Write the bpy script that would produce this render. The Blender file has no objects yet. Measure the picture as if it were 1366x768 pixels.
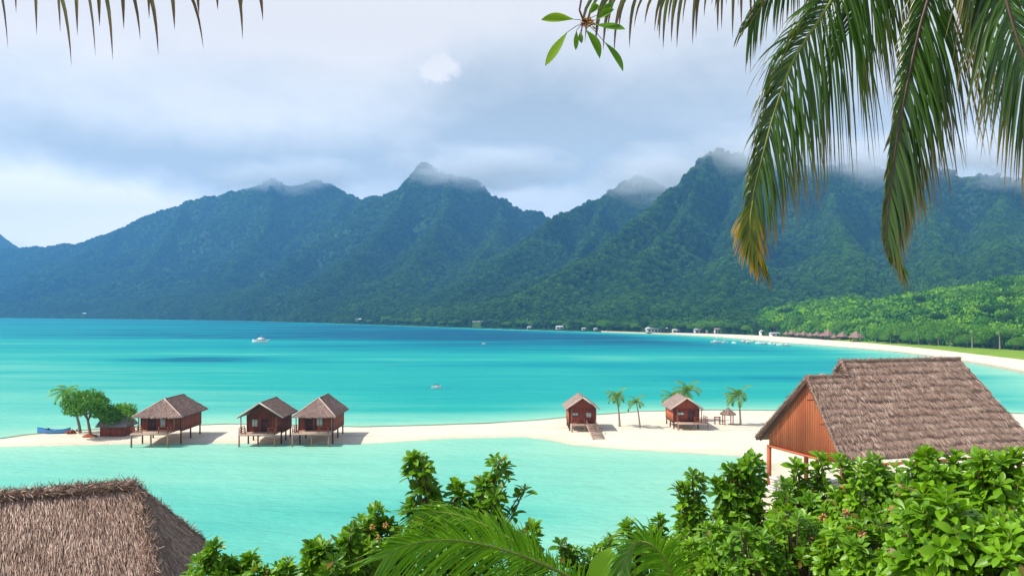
import bpy, math, random
import numpy as np
from mathutils import Vector, Matrix
R = math.radians
C = bpy.context.scene.collection
sc = bpy.context.scene
random.seed(7)
rng = np.random.default_rng(11)

# ------------------------------------------------------------------ camera
CAMH = 19.0            # eye height above the lagoon, metres
FPX = 1100.0           # focal length in photo pixels (1366 wide)
HOR = 415.0            # photo row of the true horizon
cam_d = bpy.data.cameras.new('camera'); cam = bpy.data.objects.new('camera', cam_d); C.objects.link(cam)
cam.location = (0, 0, CAMH); cam.rotation_euler = (R(90), 0, 0)
cam_d.sensor_width = 36.0; cam_d.lens = 36.0 * FPX / 1366.0
cam_d.shift_y = (HOR - 384.0) / 1366.0
cam_d.clip_start = 0.05; cam_d.clip_end = 20000
sc.camera = cam

# ------------------------------------------------------------------ exposure / renderer
sc.view_settings.view_transform = 'Standard'; sc.view_settings.look = 'None'
sc.view_settings.exposure = 0.35; sc.view_settings.gamma = 1.0; sc.view_settings.use_curve_mapping = False
sc.render.engine = 'CYCLES'
cy = sc.cycles
cy.max_bounces = 6; cy.diffuse_bounces = 2; cy.glossy_bounces = 2; cy.transmission_bounces = 3
cy.volume_bounces = 4; cy.transparent_max_bounces = 8
cy.use_denoising = True; cy.caustics_reflective = False; cy.caustics_refractive = False
cy.sample_clamp_indirect = 4.0

# ------------------------------------------------------------------ sun
SUN_AZ = -98.0     # compass angle of the sun from +Y towards +X, degrees (left of the camera)
SUN_EL = 50.0
sd = Vector((math.sin(R(SUN_AZ))*math.cos(R(SUN_EL)), math.cos(R(SUN_AZ))*math.cos(R(SUN_EL)), math.sin(R(SUN_EL))))
sun_d = bpy.data.lights.new('sun', 'SUN'); sun = bpy.data.objects.new('sun', sun_d); C.objects.link(sun)
sun_d.energy = 5.0; sun_d.angle = R(0.6); sun_d.color = (1.0, 0.95, 0.86)
sun.rotation_euler = sd.to_track_quat('Z', 'Y').to_euler()
sun.location = sd * 50

# ------------------------------------------------------------------ node helpers
class NT:
    def __init__(s, tree): s.t = tree; s.n = tree.nodes; s.l = tree.links
    def node(s, typ, **kw):
        n = s.n.new(typ)
        for k, v in kw.items():
            setattr(n, k, v)
        return n
    def put(s, sock, val):
        if isinstance(val, bpy.types.NodeSocket): s.l.new(val, sock)
        elif val is not None:
            if isinstance(val, (tuple, list)) and len(val) == 3 and sock.type == 'RGBA': val = (*val, 1)
            sock.default_value = val
    def math(s, op, a, b=None, c=None, clamp=False):
        n = s.node('ShaderNodeMath', operation=op, use_clamp=clamp)
        s.put(n.inputs[0], a)
        if b is not None: s.put(n.inputs[1], b)
        if c is not None: s.put(n.inputs[2], c)
        return n.outputs[0]
    def mix(s, fac, a, b, blend='MIX'):
        n = s.node('ShaderNodeMix', data_type='RGBA', blend_type=blend)
        s.put(n.inputs[0], fac); s.put(n.inputs[6], a); s.put(n.inputs[7], b)
        return n.outputs[2]
    def ss(s, x, lo, hi, a=0.0, b=1.0):
        n = s.node('ShaderNodeMapRange', interpolation_type='SMOOTHSTEP')
        s.put(n.inputs[0], x); s.put(n.inputs[1], lo); s.put(n.inputs[2], hi); s.put(n.inputs[3], a); s.put(n.inputs[4], b)
        return n.outputs[0]
    def noise(s, vec, scale, detail=3, rough=0.55, dist=0.0, dim='3D'):
        n = s.node('ShaderNodeTexNoise', noise_dimensions=dim)
        if vec is not None: s.put(n.inputs['Vector'], vec)
        s.put(n.inputs['Scale'], scale); s.put(n.inputs['Detail'], detail); s.put(n.inputs['Roughness'], rough); s.put(n.inputs['Distortion'], dist)
        return n.outputs[0]
    def comb(s, x, y, z):
        n = s.node('ShaderNodeCombineXYZ'); s.put(n.inputs[0], x); s.put(n.inputs[1], y); s.put(n.inputs[2], z); return n.outputs[0]
    def sep(s, v):
        n = s.node('ShaderNodeSeparateXYZ'); s.put(n.inputs[0], v); return n.outputs
    def vscale(s, v, sc3):
        n = s.node('ShaderNodeMapping'); s.put(n.inputs['Vector'], v); n.inputs['Scale'].default_value = sc3; return n.outputs[0]
    def ramp(s, fac, stops):
        n = s.node('ShaderNodeValToRGB'); s.put(n.inputs[0], fac); e = n.color_ramp.elements
        while len(e) < len(stops): e.new(0.5)
        for el, (p, c) in zip(e, stops): el.position = p; el.color = (*c, 1)
        return n.outputs[0]
    def bump(s, h, strength, dist):
        n = s.node('ShaderNodeBump'); s.put(n.inputs['Height'], h); s.put(n.inputs['Strength'], strength); s.put(n.inputs['Distance'], dist); return n.outputs[0]

# ------------------------------------------------------------------ world: clear sky above, sunlit clouds low around the horizon
world = bpy.data.worlds.new('World'); sc.world = world; world.use_nodes = True
t = NT(world.node_tree); t.n.clear()
sky = t.node('ShaderNodeTexSky', sky_type='NISHITA', sun_disc=False)
sky.sun_elevation = R(SUN_EL); sky.sun_rotation = R(SUN_AZ); sky.air_density = 1.2; sky.dust_density = 1.5
bg_sky = t.node('ShaderNodeBackground'); t.put(bg_sky.inputs[0], sky.outputs[0]); bg_sky.inputs[1].default_value = 0.10
tc = t.node('ShaderNodeTexCoord'); d = tc.outputs['Generated']
dx, dy, dz = t.sep(d)
az = t.math('ARCTAN2', dx, dy); el = t.math('ARCSINE', dz)
cp = t.vscale(t.comb(az, el, 0.0), (1.0, 2.0, 1.0))
w1 = t.math('SUBTRACT', t.noise(cp, 5.0, 4, 0.6), 0.5)
w2 = t.math('SUBTRACT', t.noise(t.comb(t.math('ADD', az, 7.3), el, 3.0), 6.0, 4, 0.6), 0.5)
AZ = t.math('ADD', az, t.math('MULTIPLY', w1, 0.16)); EL = t.math('ADD', el, t.math('MULTIPLY', w2, 0.085))
def blob(px, py, rx, ry, amp, tilt=0.0, a_=None, e_=None):
    a0 = math.atan((px-683)/FPX); e0 = (HOR-py)/FPX*math.cos(a0)
    A = t.math('SUBTRACT', a_ or AZ, a0); E = t.math('SUBTRACT', e_ or EL, e0)
    E = t.math('ADD', E, t.math('MULTIPLY', A, tilt))
    q = t.math('ADD', t.math('POWER', t.math('ABSOLUTE', t.math('DIVIDE', A, rx/FPX)), 2.0), t.math('POWER', t.math('ABSOLUTE', t.math('DIVIDE', E, ry/FPX)), 2.0))
    return t.math('MULTIPLY', t.math('EXPONENT', t.math('MULTIPLY', q, -1.0)), amp)
grey = t.ss(EL, 0.14, 0.36, 0.42, 0.0)
grey = t.math('ADD', grey, t.math('MULTIPLY', t.math('SUBTRACT', t.noise(cp, 3.2, 6, 0.6), 0.5), 1.25))
for b in [(210, 212, 270, 44, .65, 0.05), (700, 200, 170, 60, .75), (640, 232, 120, 34, .45), (400, 225, 90, 26, .3), (905, 235, 70, 30, .4), (900, 120, 260, 75, .45), (1150, 190, 240, 70, .6), (330, 120, 200, 45, .22), (610, 112, 130, 60, .30), (85, 275, 55, 22, .35),
          (110, 292, 190, 34, -1.0, -0.10), (0, 262, 120, 40, -.5), (500, 60, 90, 90, -.35), (170, 30, 260, 60, -.2), (700, 262, 70, 20, -.3), (60, 110, 150, 40, .12)]:
    grey = t.math('ADD', grey, blob(*b))
puffx = t.math('ADD', az, t.math('MULTIPLY', t.math('SUBTRACT', t.noise(d, 38, 5, 0.65), 0.5), 0.050))
puffy = t.math('ADD', el, t.math('MULTIPLY', t.math('SUBTRACT', t.noise(d, 46, 5, 0.65), 0.5), 0.045))
puff = t.ss(blob(592, 101, 26, 14, 1.0, 0, puffx, puffy), 0.15, 0.9)
grey = t.math('SUBTRACT', grey, t.math('MULTIPLY', puff, 0.6))
cloud = t.ramp(t.math('ADD', grey, 0.0, clamp=True), [(0.0, (1.02, 0.97, 0.94)), (0.35, (0.84, 0.85, 0.86)), (0.65, (0.65, 0.685, 0.72)), (1.0, (0.47, 0.53, 0.59))])
bg_c = t.node('ShaderNodeBackground'); t.put(bg_c.inputs[0], cloud); t.put(bg_c.inputs[1], t.math('ADD', 0.82, t.math('MULTIPLY', t.ss(el, 0.04, 0.34, 1.0, 0.0), 0.78)))
mask = t.ss(t.math('ADD', el, t.math('MULTIPLY', t.math('SUBTRACT', t.noise(d, 2.5, 4), 0.5), 0.5)), 0.40, 0.75, 1.0, 0.12)
mixs = t.node('ShaderNodeMixShader'); t.put(mixs.inputs[0], mask); t.l.new(bg_sky.outputs[0], mixs.inputs[1]); t.l.new(bg_c.outputs[0], mixs.inputs[2])
wo = t.node('ShaderNodeOutputWorld'); t.l.new(mixs.outputs[0], wo.inputs[0])

# ------------------------------------------------------------------ projection helpers: place real things at real distances
def P(px, py, Y):
    return Vector(((px-683)/FPX*Y, Y, CAMH - (py-HOR)/FPX*Y))
def G(px, py, z=0.0):
    Y = (CAMH - z)*FPX/(py-HOR)
    return Vector(((px-683)/FPX*Y, Y, z))

# ------------------------------------------------------------------ noise in numpy
def _h(ix, iy, seed):
    n = (ix.astype(np.int64)*374761393 + iy.astype(np.int64)*668265263 + seed*1442695041) & 0xffffffff
    n = ((n ^ (n >> 13)) * 1274126177) & 0xffffffff
    return ((n ^ (n >> 16)) & 0xffff) / 65535.0
def vnoise(x, y, seed=0):
    x = np.asarray(x, float); y = np.asarray(y, float)
    ix = np.floor(x); iy = np.floor(y); fx = x-ix; fy = y-iy
    fx = fx*fx*fx*(fx*(fx*6-15)+10); fy = fy*fy*fy*(fy*(fy*6-15)+10)
    a = _h(ix, iy, seed); b = _h(ix+1, iy, seed); c = _h(ix, iy+1, seed); d_ = _h(ix+1, iy+1, seed)
    return (a*(1-fx)+b*fx)*(1-fy)+(c*(1-fx)+d_*fx)*fy - 0.5
def fbm(x, y, oct=4, seed=0, gain=0.5):
    s = 0; a = 1.0
    for o in range(oct):
        s = s + a*vnoise(x*2**o+o*17.3, y*2**o-o*9.1, seed+o); a *= gain
    return s
def smooth(x, a, b):
    q = np.clip((x-a)/(b-a), 0, 1); return q*q*(3-2*q)

# ------------------------------------------------------------------ mesh helpers
def np_mesh(name, verts, faces, col=None, smooth_=False):
    """verts (N,3); faces list of int arrays (M,k)."""
    me = bpy.data.meshes.new(name)
    verts = np.ascontiguousarray(verts, dtype=np.float32)
    me.vertices.add(len(verts)); me.vertices.foreach_set('co', verts.ravel())
    if not isinstance(faces, list): faces = [faces]
    faces = [np.asarray(f, dtype=np.int32) for f in faces if len(f)]
    tot = sum(f.size for f in faces); nf = sum(len(f) for f in faces)
    me.loops.add(tot); me.loops.foreach_set('vertex_index', np.concatenate([f.ravel() for f in faces]))
    me.polygons.add(nf)
    lt = np.concatenate([np.full(len(f), f.shape[1], np.int32) for f in faces]); ls = np.concatenate([[0], np.cumsum(lt)[:-1]]).astype(np.int32)
    me.polygons.foreach_set('loop_start', ls)
    try: me.polygons.foreach_set('loop_total', lt)
    except Exception: pass
    if smooth_: me.polygons.foreach_set('use_smooth', np.ones(nf, dtype=bool))
    me.update(calc_edges=True)
    if col is not None:
        at = me.attributes.new('col', 'FLOAT_VECTOR', 'POINT'); at.data.foreach_set('vector', np.ascontiguousarray(col, dtype=np.float32).ravel())
    return me
class MB:
    """collects shapes, ends as ONE mesh object"""
    def __init__(s): s.v = []; s.f3 = []; s.f4 = []; s.c = []; s.n = 0; s.fn = []
    def add(s, v, f, c=None):
        v = np.asarray(v, float).reshape(-1, 3); f = np.asarray(f, dtype=np.int64)
        if c is None: c = (random.random(), 0.5, 0.5)
        c = np.asarray(c, float)
        if c.ndim == 1: c = np.tile(c, (len(v), 1))
        s.v.append(v); s.c.append(c)
        (s.f3 if f.shape[1] == 3 else s.f4).append(f + s.n) if f.shape[1] in (3, 4) else s.fn.append(f+s.n)
        s.n += len(v); return s
    def box(s, c, size, rz=0.0, M=None, col=None):
        x, y, z = [q/2 for q in size]
        v = np.array([(a, b, e) for a in (-x, x) for b in (-y, y) for e in (-z, z)])
        f = [(0,1,3,2),(4,6,7,5),(0,4,5,1),(2,3,7,6),(0,2,6,4),(1,5,7,3)]
        if rz: cs, sn = math.cos(rz), math.sin(rz); v = v @ np.array([[cs, sn, 0], [-sn, cs, 0], [0, 0, 1]])
        v = v + np.array(c)
        return s.add(v, f, col)
    def beam(s, a, b, w, h=None, col=None):
        a = Vector(a); b = Vector(b); h = h or w; dr = (b-a); L = dr.length
        q = dr.to_track_quat('Z', 'Y').to_matrix()
        v = []
        for e in (0, L):
            for (x, y) in ((-w/2, -h/2), (w/2, -h/2), (w/2, h/2), (-w/2, h/2)): v.append(a + q @ Vector((x, y, e)))
        return s.add([tuple(p) for p in v], [(3,2,1,0),(4,5,6,7),(0,1,5,4),(1,2,6,5),(2,3,7,6),(3,0,4,7)], col)
    def tube(s, pts, rad, n=8, col=None, caps=True, jitter=0.0):
        pts = [Vector(p) for p in pts]; rad = rad if isinstance(rad, (list, tuple, np.ndarray)) else [rad]*len(pts)
        V = []; up = Vector((0.13, 0.21, 1)).normalized()
        prev = None
        for i, p in enumerate(pts):
            tg = (pts[min(i+1, len(pts)-1)] - pts[max(i-1, 0)]).normalized()
            if prev is None:
                a = tg.cross(Vector((1, 0.03, 0.02))); 
                if a.length < .2: a = tg.cross(Vector((0, 1, 0)))
            else: a = prev - tg*prev.dot(tg)
            a.normalize(); prev = a; b = tg.cross(a)
            for k in range(n):
                an = 2*math.pi*k/n; r = rad[i]*(1+random.uniform(-jitter, jitter))
                V.append(tuple(p + (a*math.cos(an)+b*math.sin(an))*r))
        F = [(i*n+k, i*n+(k+1) % n, (i+1)*n+(k+1) % n, (i+1)*n+k) for i in range(len(pts)-1) for k in range(n)]
        if caps:
            V.append(tuple(pts[0])); V.append(tuple(pts[-1])); m = len(pts)*n
            F += [(m, (k+1) % n, k, m) for k in range(0)]
        base = s.n
        s.add(V, F, col)
        if caps:
            T = [(base+m, base+(k+1) % n, base+k) for k in range(n)] + [(base+m+1, base+m-n+k, base+m-n+(k+1) % n) for k in range(n)]
            s.f3.append(np.array(T, dtype=np.int64))
        return s
    def build(s, name, mat, parent=None, sm=False):
        fs = []
        if s.f3: fs.append(np.concatenate(s.f3))
        if s.f4: fs.append(np.concatenate(s.f4))
        fs += s.fn
        me = np_mesh(name, np.concatenate(s.v), fs, np.concatenate(s.c), sm)
        o = bpy.data.objects.new(name, me); C.objects.link(o)
        if mat: me.materials.append(mat)
        if parent: o.parent = parent
        return o
def tag(o, label=None, cat=None, group=None, kind=None):
    if label: o['label'] = label
    if cat: o['category'] = cat
    if group: o['group'] = group
    if kind: o['kind'] = kind
    return o
def empty(name, loc, rz=0.0, label=None, cat=None, group=None):
    o = bpy.data.objects.new(name, None); C.objects.link(o); o.location = loc; o.rotation_euler = (0, 0, rz)
    o.empty_display_size = 0.5
    return tag(o, label, cat, group)
def copy_tree(o, parent=None):
    c = o.copy(); C.objects.link(c)
    if parent: c.parent = parent
    for ch in list(o.children): copy_tree(ch, c)
    return c

# ------------------------------------------------------------------ materials
def newmat(name):
    m = bpy.data.materials.new(name); m.use_nodes = True; t = NT(m.node_tree); t.n.clear()
    out = t.node('ShaderNodeOutputMaterial'); return m, t, out
def attr(t): 
    a = t.node('ShaderNodeAttribute', attribute_name='col'); return t.sep(a.outputs['Vector'])
def princ(t, out, base, rough=0.7, normal=None, spec=0.3, alpha=None):
    b = t.node('ShaderNodeBsdfPrincipled'); t.put(b.inputs['Base Color'], base); t.put(b.inputs['Roughness'], rough)
    b.inputs['Specular IOR Level'].default_value = spec
    if normal is not None: t.put(b.inputs['Normal'], normal)
    if alpha is not None: t.put(b.inputs['Alpha'], alpha)
    t.l.new(b.outputs[0], out.inputs[0]); return b
def wpos(t): return t.node('ShaderNodeNewGeometry').outputs['Position']
def mat_leaf(name, c1, c2, tip=None, trans=0.35, rough=0.4, spec=0.5, tipstart=0.75):
    m, t, out = newmat(name); r, tt, ex = attr(t)
    oi = t.node('ShaderNodeObjectInfo').outputs['Random']
    rr = t.math('MULTIPLY_ADD', r, 0.75, t.math('MULTIPLY', oi, 0.25))
    col = t.mix(rr, c1, c2)
    if tip is not None: col = t.mix(t.ss(tt, tipstart, 1.05), col, tip)
    col = t.mix(ex, col, (0.24, 0.13, 0.035))
    b = t.node('ShaderNodeBsdfPrincipled'); t.put(b.inputs['Base Color'], col); b.inputs['Roughness'].default_value = rough; b.inputs['Specular IOR Level'].default_value = spec
    tr = t.node('ShaderNodeBsdfTranslucent'); t.put(tr.inputs[0], t.mix(1.0, col, (1.35, 1.25, 0.5), 'MULTIPLY'))
    mx = t.node('ShaderNodeMixShader'); mx.inputs[0].default_value = trans
    t.l.new(b.outputs[0], mx.inputs[1]); t.l.new(tr.outputs[0], mx.inputs[2]); t.l.new(mx.outputs[0], out.inputs[0]); return m
def mat_wood(name, c1, c2, scale=(6, 6, 1.2), rough=0.75, bump=0.3):
    m, t, out = newmat(name); tc = t.node('ShaderNodeTexCoord').outputs['Object']; r, tt, ex = attr(t)
    g = t.noise(t.vscale(tc, scale), 4.0, 5, 0.65); g2 = t.noise(tc, 0.9, 3)
    f = t.math('ADD', t.math('MULTIPLY', g, 0.7), t.math('MULTIPLY', t.math('ADD', r, g2), 0.3))
    f = t.ss(f, 0.3, 0.85)
    princ(t, out, t.mix(f, c1, c2), rough, t.bump(g, bump, 0.02)); return m
def mat_plain(name, c, rough=0.6, spec=0.3, var=0.12):
    m, t, out = newmat(name); tc = t.node('ShaderNodeTexCoord').outputs['Object']
    g = t.noise(tc, 3.0, 4)
    princ(t, out, t.mix(t.math('MULTIPLY', g, 1.0), tuple(q*(1-var) for q in c), tuple(min(1, q*(1+var)) for q in c)), rough, None, spec); return m
def mat_thatch(name, c1, c2, c3):
    m, t, out = newmat(name); r, tt, ex = attr(t); p = wpos(t)
    big = t.noise(p, 0.35, 4, 0.6)
    col = t.mix(r, c1, c2); col = t.mix(t.ss(t.math('ADD', ex, t.math('MULTIPLY', big, 0.6)), 0.95, 1.35), col, c3)
    b = princ(t, out, col, 0.85, None, 0.15); return m
M = {}
M['thatch'] = mat_thatch('thatch_brown', (0.125, 0.068, 0.048), (0.51, 0.345, 0.265), (0.73, 0.55, 0.43))
M['thatch_hut'] = mat_thatch('thatch_hut', (0.12, 0.07, 0.055), (0.36, 0.24, 0.20), (0.5, 0.36, 0.3))
M['thatch_pale'] = mat_thatch('thatch_pale', (0.30, 0.21, 0.17), (0.58, 0.45, 0.39), (0.7, 0.58, 0.5))
M['thatch_grey'] = mat_thatch('thatch_grey', (0.16, 0.13, 0.12), (0.36, 0.31, 0.28), (0.45, 0.4, 0.36))
M['cap'] = mat_thatch('ridge_cap_pale', (0.42, 0.31, 0.26), (0.68, 0.54, 0.47), (0.72, 0.6, 0.52))
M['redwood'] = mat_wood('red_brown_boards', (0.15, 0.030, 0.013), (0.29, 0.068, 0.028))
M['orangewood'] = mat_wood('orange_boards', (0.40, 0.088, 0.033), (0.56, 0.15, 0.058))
M['darkwood'] = mat_wood('dark_timber', (0.06, 0.02, 0.013), (0.13, 0.05, 0.03))
M['postwood'] = mat_wood('grey_post_timber', (0.16, 0.09, 0.06), (0.32, 0.2, 0.14))
M['deckwood'] = mat_wood('deck_timber', (0.30, 0.19, 0.13), (0.50, 0.35, 0.26), (1.2, 6, 6))
M['curtain'] = mat_plain('pale_curtain', (0.55, 0.56, 0.54), 0.8)
M['white'] = mat_plain('white_paint', (0.8, 0.8, 0.78), 0.4)
M['offwhite'] = mat_plain('off_white_wall', (0.66, 0.64, 0.6), 0.7)
M['greyroof'] = mat_plain('grey_roof_sheet', (0.55, 0.55, 0.56), 0.6)
M['blue'] = mat_plain('blue_hull_paint', (0.04, 0.22, 0.52), 0.35, 0.5)
M['darkglass'] = mat_plain('dark_glass', (0.02, 0.03, 0.04), 0.1, 0.5)
M['stone'] = mat_plain('white_stone', (0.62, 0.58, 0.52), 0.85, 0.2, 0.3)
M['redheap'] = mat_plain('red_brown_cloth', (0.30, 0.07, 0.035), 0.9, 0.1, 0.4)
M['bark'] = mat_wood('bark', (0.09, 0.06, 0.045), (0.22, 0.16, 0.12), (3, 3, 1))
M['palmbark'] = mat_wood('palm_bark', (0.17, 0.14, 0.11), (0.34, 0.29, 0.24), (2, 2, 9))
M['darkleaf'] = mat_leaf('leaf_dark', (0.016, 0.072, 0.010), (0.06, 0.19, 0.014), None, 0.3, 0.5, 0.3)
M['midleaf'] = mat_leaf('leaf_mid', (0.035, 0.14, 0.012), (0.14, 0.34, 0.016), None, 0.35, 0.5, 0.3)
M['limeleaf'] = mat_leaf('leaf_lime', (0.045, 0.18, 0.006), (0.21, 0.43, 0.012), None, 0.35, 0.5, 0.3)
M['bushleaf'] = mat_leaf('leaf_broad_glossy', (0.024, 0.125, 0.004), (0.27, 0.52, 0.014), (0.25, 0.48, 0.03), 0.36, 0.40, 0.5, 0.8)
M['twigleaf'] = mat_leaf('leaf_twig', (0.06, 0.20, 0.008), (0.26, 0.42, 0.01), (0.2, 0.12, 0.03), 0.55, 0.4, 0.4, 0.93)
M['palmleaf'] = mat_leaf('palm_leaflet', (0.016, 0.065, 0.012), (0.095, 0.21, 0.018), (0.26, 0.17, 0.06), 0.38, 0.32, 0.6, 0.55)
M['palmleaf_y'] = mat_leaf('palm_leaflet_yellow', (0.07, 0.15, 0.02), (0.30, 0.33, 0.03), (0.78, 0.42, 0.02), 0.4, 0.4, 0.4, 0.35)
M['palmleaf_dry'] = mat_leaf('palm_leaflet_olive', (0.05, 0.07, 0.02), (0.16, 0.21, 0.03), (0.14, 0.06, 0.05), 0.25, 0.4, 0.4, 0.2)  # olive leaflets, purple brown towards the tip
M['youngpalm'] = mat_leaf('palm_leaf_yellow_green', (0.05, 0.17, 0.010), (0.18, 0.36, 0.018), (0.34, 0.38, 0.04), 0.35, 0.4, 0.4, 0.6)  # the palm's own yellow green, paler at the leaflet tips
M['rachis'] = mat_plain('palm_midrib', (0.20, 0.25, 0.05), 0.5)
M['rachis_dark'] = mat_plain('palm_midrib_purple', (0.10, 0.06, 0.045), 0.5)
M['twig'] = mat_plain('twig_bark', (0.10, 0.045, 0.05), 0.7)
M['bud'] = mat_plain('orange_buds', (0.60, 0.30, 0.03), 0.6, 0.3, 0.5)
M['palmgreen'] = mat_leaf('palm_leaf_fresh', (0.05, 0.20, 0.010), (0.20, 0.44, 0.02), (0.30, 0.50, 0.05), 0.42, 0.35, 0.5, 0.6)
# ================================================================== SETTING
def xs(a): return np.array([q[0] for q in a], float)
def ys(a): return np.array([q[1] for q in a], float)
# far shoreline of the bay (photo column, row of the waterline)
SHORE = [(-900,421.5),(-400,422.5),(-60,423.6),(0,424),(100,425),(200,426),(300,427.5),(400,430),(500,433),(600,436.5),(700,439.5),(800,442.5),(860,444.5),(900,446),(950,448.5),(1000,452.5),(1050,457),(1100,460.5),(1150,464.5),(1200,469),(1250,475.5),(1300,483),(1366,495),(1450,515),(1560,545),(1700,600)]
BACK = [(-900,421),(-60,423.2),(800,442.0),(860,443.2),(900,443.8),(950,445),(1000,446.8),(1050,449.5),(1100,453),(1150,456.5),(1200,461),(1250,466),(1300,472),(1366,479.5),(1450,490),(1560,510),(1700,540)]
LAWN = [(-900,421),(1100,452.8),(1140,455.8),(1200,459.5),(1250,463),(1300,466),(1366,469.5),(1450,474),(1560,490),(1700,510)]
SHAPX = xs(SHORE); SHAY = CAMH*FPX/(ys(SHORE)-HOR)
BACKY = (CAMH-1.2)*FPX/(np.interp(SHAPX, xs(BACK), ys(BACK))-HOR)
def yf(px): return np.interp(px, SHAPX, SHAY)
def yb(px): return np.where(np.asarray(px) < 800, yf(px)+2, 0)+np.where(np.asarray(px) < 800, 0, 1)*np.maximum((CAMH-1.2)*FPX/(np.interp(px, xs(BACK), ys(BACK))-HOR), yf(px)+1.5)
def yl(px): return np.maximum((CAMH-1.5)*FPX/(np.interp(px, xs(LAWN), ys(LAWN))-HOR), yb(px)+1.0)

# mountain ridges: (column, row of the crest, distance, spread to the foot)
RID = [
 ([(-700,318,4300,1500),(-400,325,4200,1500),(-150,338,4000,1500),(0,334,3800,1400),(60,331,3700,1300),(110,326,3600,1300),(145,313,3600,1300),(190,292,3500,1300),(245,272,3400,1300),(275,262,3300,1300),(300,262,3300,1300),(340,252,3200,1250),(362,240,3200,1250),(378,250,3200,1250),(403,250,3150,1250),(420,243,3100,1250),(440,250,3050,1200),(480,265,2950,1200),(515,267,2850,1150)], 1.8, 0),
 ([(505,270,2800,1000),(524,257,2700,1050),(535,249,2650,1050),(547,246,2600,1050),(555,228,2580,1050),(563,216,2560,1050),(575,223,2560,1050),(600,236,2560,1050),(625,241,2560,1000),(641,250,2550,1000),(655,262,2550,950),(668,263,2550,950),(680,276,2550,950),(697,283,2550,900),(722,288,2600,900),(740,294,2650,900),(800,300,2800,900)], 1.9, 1),
 # spurs of the central peak coming down towards the water
 ([(547,250,2500,420),(520,300,2200,420),(480,340,1900,400),(440,385,1600,330),(400,415,1450,260)], 1.1, 2),
 ([(600,240,2500,380),(590,290,2150,400),(565,330,1850,380),(540,370,1600,330),(520,405,1350,260)], 1.1, 3),
 ([(668,266,2500,350),(665,310,2100,380),(640,345,1800,350),(620,385,1500,280)], 1.1, 4),
 ([(362,245,3100,400),(350,310,2700,450),(320,350,2400,420),(290,385,2150,330),(270,410,1950,260)], 1.1, 5),
 ([(245,275,3300,400),(215,330,2900,420),(180,370,2600,350),(160,400,2400,280)], 1.1, 6),
 ([(460,262,2950,380),(430,320,2500,420),(380,360,2100,380),(345,395,1800,300)], 1.1, 7),
 # middle right range
 ([(560,428,1150,220),(600,404,1200,300),(650,374,1350,420),(690,342,1500,500),(720,313,1650,600),(745,293,1800,650),(770,279,1900,700),(800,268,2000,700),(830,246,2100,750),(850,236,2150,800),(870,242,2200,800),(890,256,2300,800),(940,262,2400,800)], 1.8, 8),
 # right range with the tall summit
 ([(640,428,900,160),(700,402,1000,260),(760,368,1100,340),(800,340,1200,420),(840,308,1330,520),(870,282,1450,600),(890,262,1550,650),(905,250,1620,680),(915,236,1660,700),(930,220,1700,700),(945,207,1730,750),(960,202,1750,750),(978,205,1760,750),(995,214,1780,750),(1030,221,1800,750),(1100,224,1850,750),(1180,222,1850,750),(1250,228,1800,750),(1320,235,1750,750),(1366,242,1700,700),(1500,230,1650,700),(1700,240,1600,700)], 1.9, 9),
 ([(945,212,1700,240),(915,285,1450,260),(885,325,1270,250),(858,345,1160,250),(845,400,960,210),(838,430,850,120)], 1.05, 10),
 ([(1000,220,1750,240),(988,285,1470,250),(978,330,1270,240),(970,355,1120,250),(962,400,900,200),(958,432,790,110)], 1.05, 11),
 ([(1100,228,1820,250),(1112,285,1500,250),(1124,318,1280,250),(1135,365,1050,220),(1140,405,900,130)], 1.05, 12),
 ([(1230,232,1800,280),(1240,300,1400,300),(1250,345,1150,260),(1240,385,950,220)], 1.05, 13),
 ([(1340,242,1700,280),(1330,310,1300,300),(1330,350,1050,240)], 1.05, 14),
 ([(800,272,1980,260),(790,320,1650,280),(765,350,1450,260),(740,385,1200,230)], 1.05, 15),
 # low wooded headland behind the beach, and its bright near shoulder
 ([(1030,446,830,90),(1060,438,800,150),(1100,428,760,180),(1150,421,720,200),(1200,414,700,210),(1260,404,680,220),(1320,394,650,230),(1366,386,620,240),(1450,376,600,240),(1600,365,580,240)], 1.1, 16),
 ([(1190,448,540,90),(1240,437,530,130),(1290,424,520,150),(1330,413,510,160),(1366,408,500,170),(1450,398,480,170),(1600,390,470,170)], 1.1, 17),
 # pale far island slope at the left edge
 ([(-260,298,4450,300),(-100,300,4450,300),(0,313,4450,260),(30,332,4450,200)], 1.0, 18),
]
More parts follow.
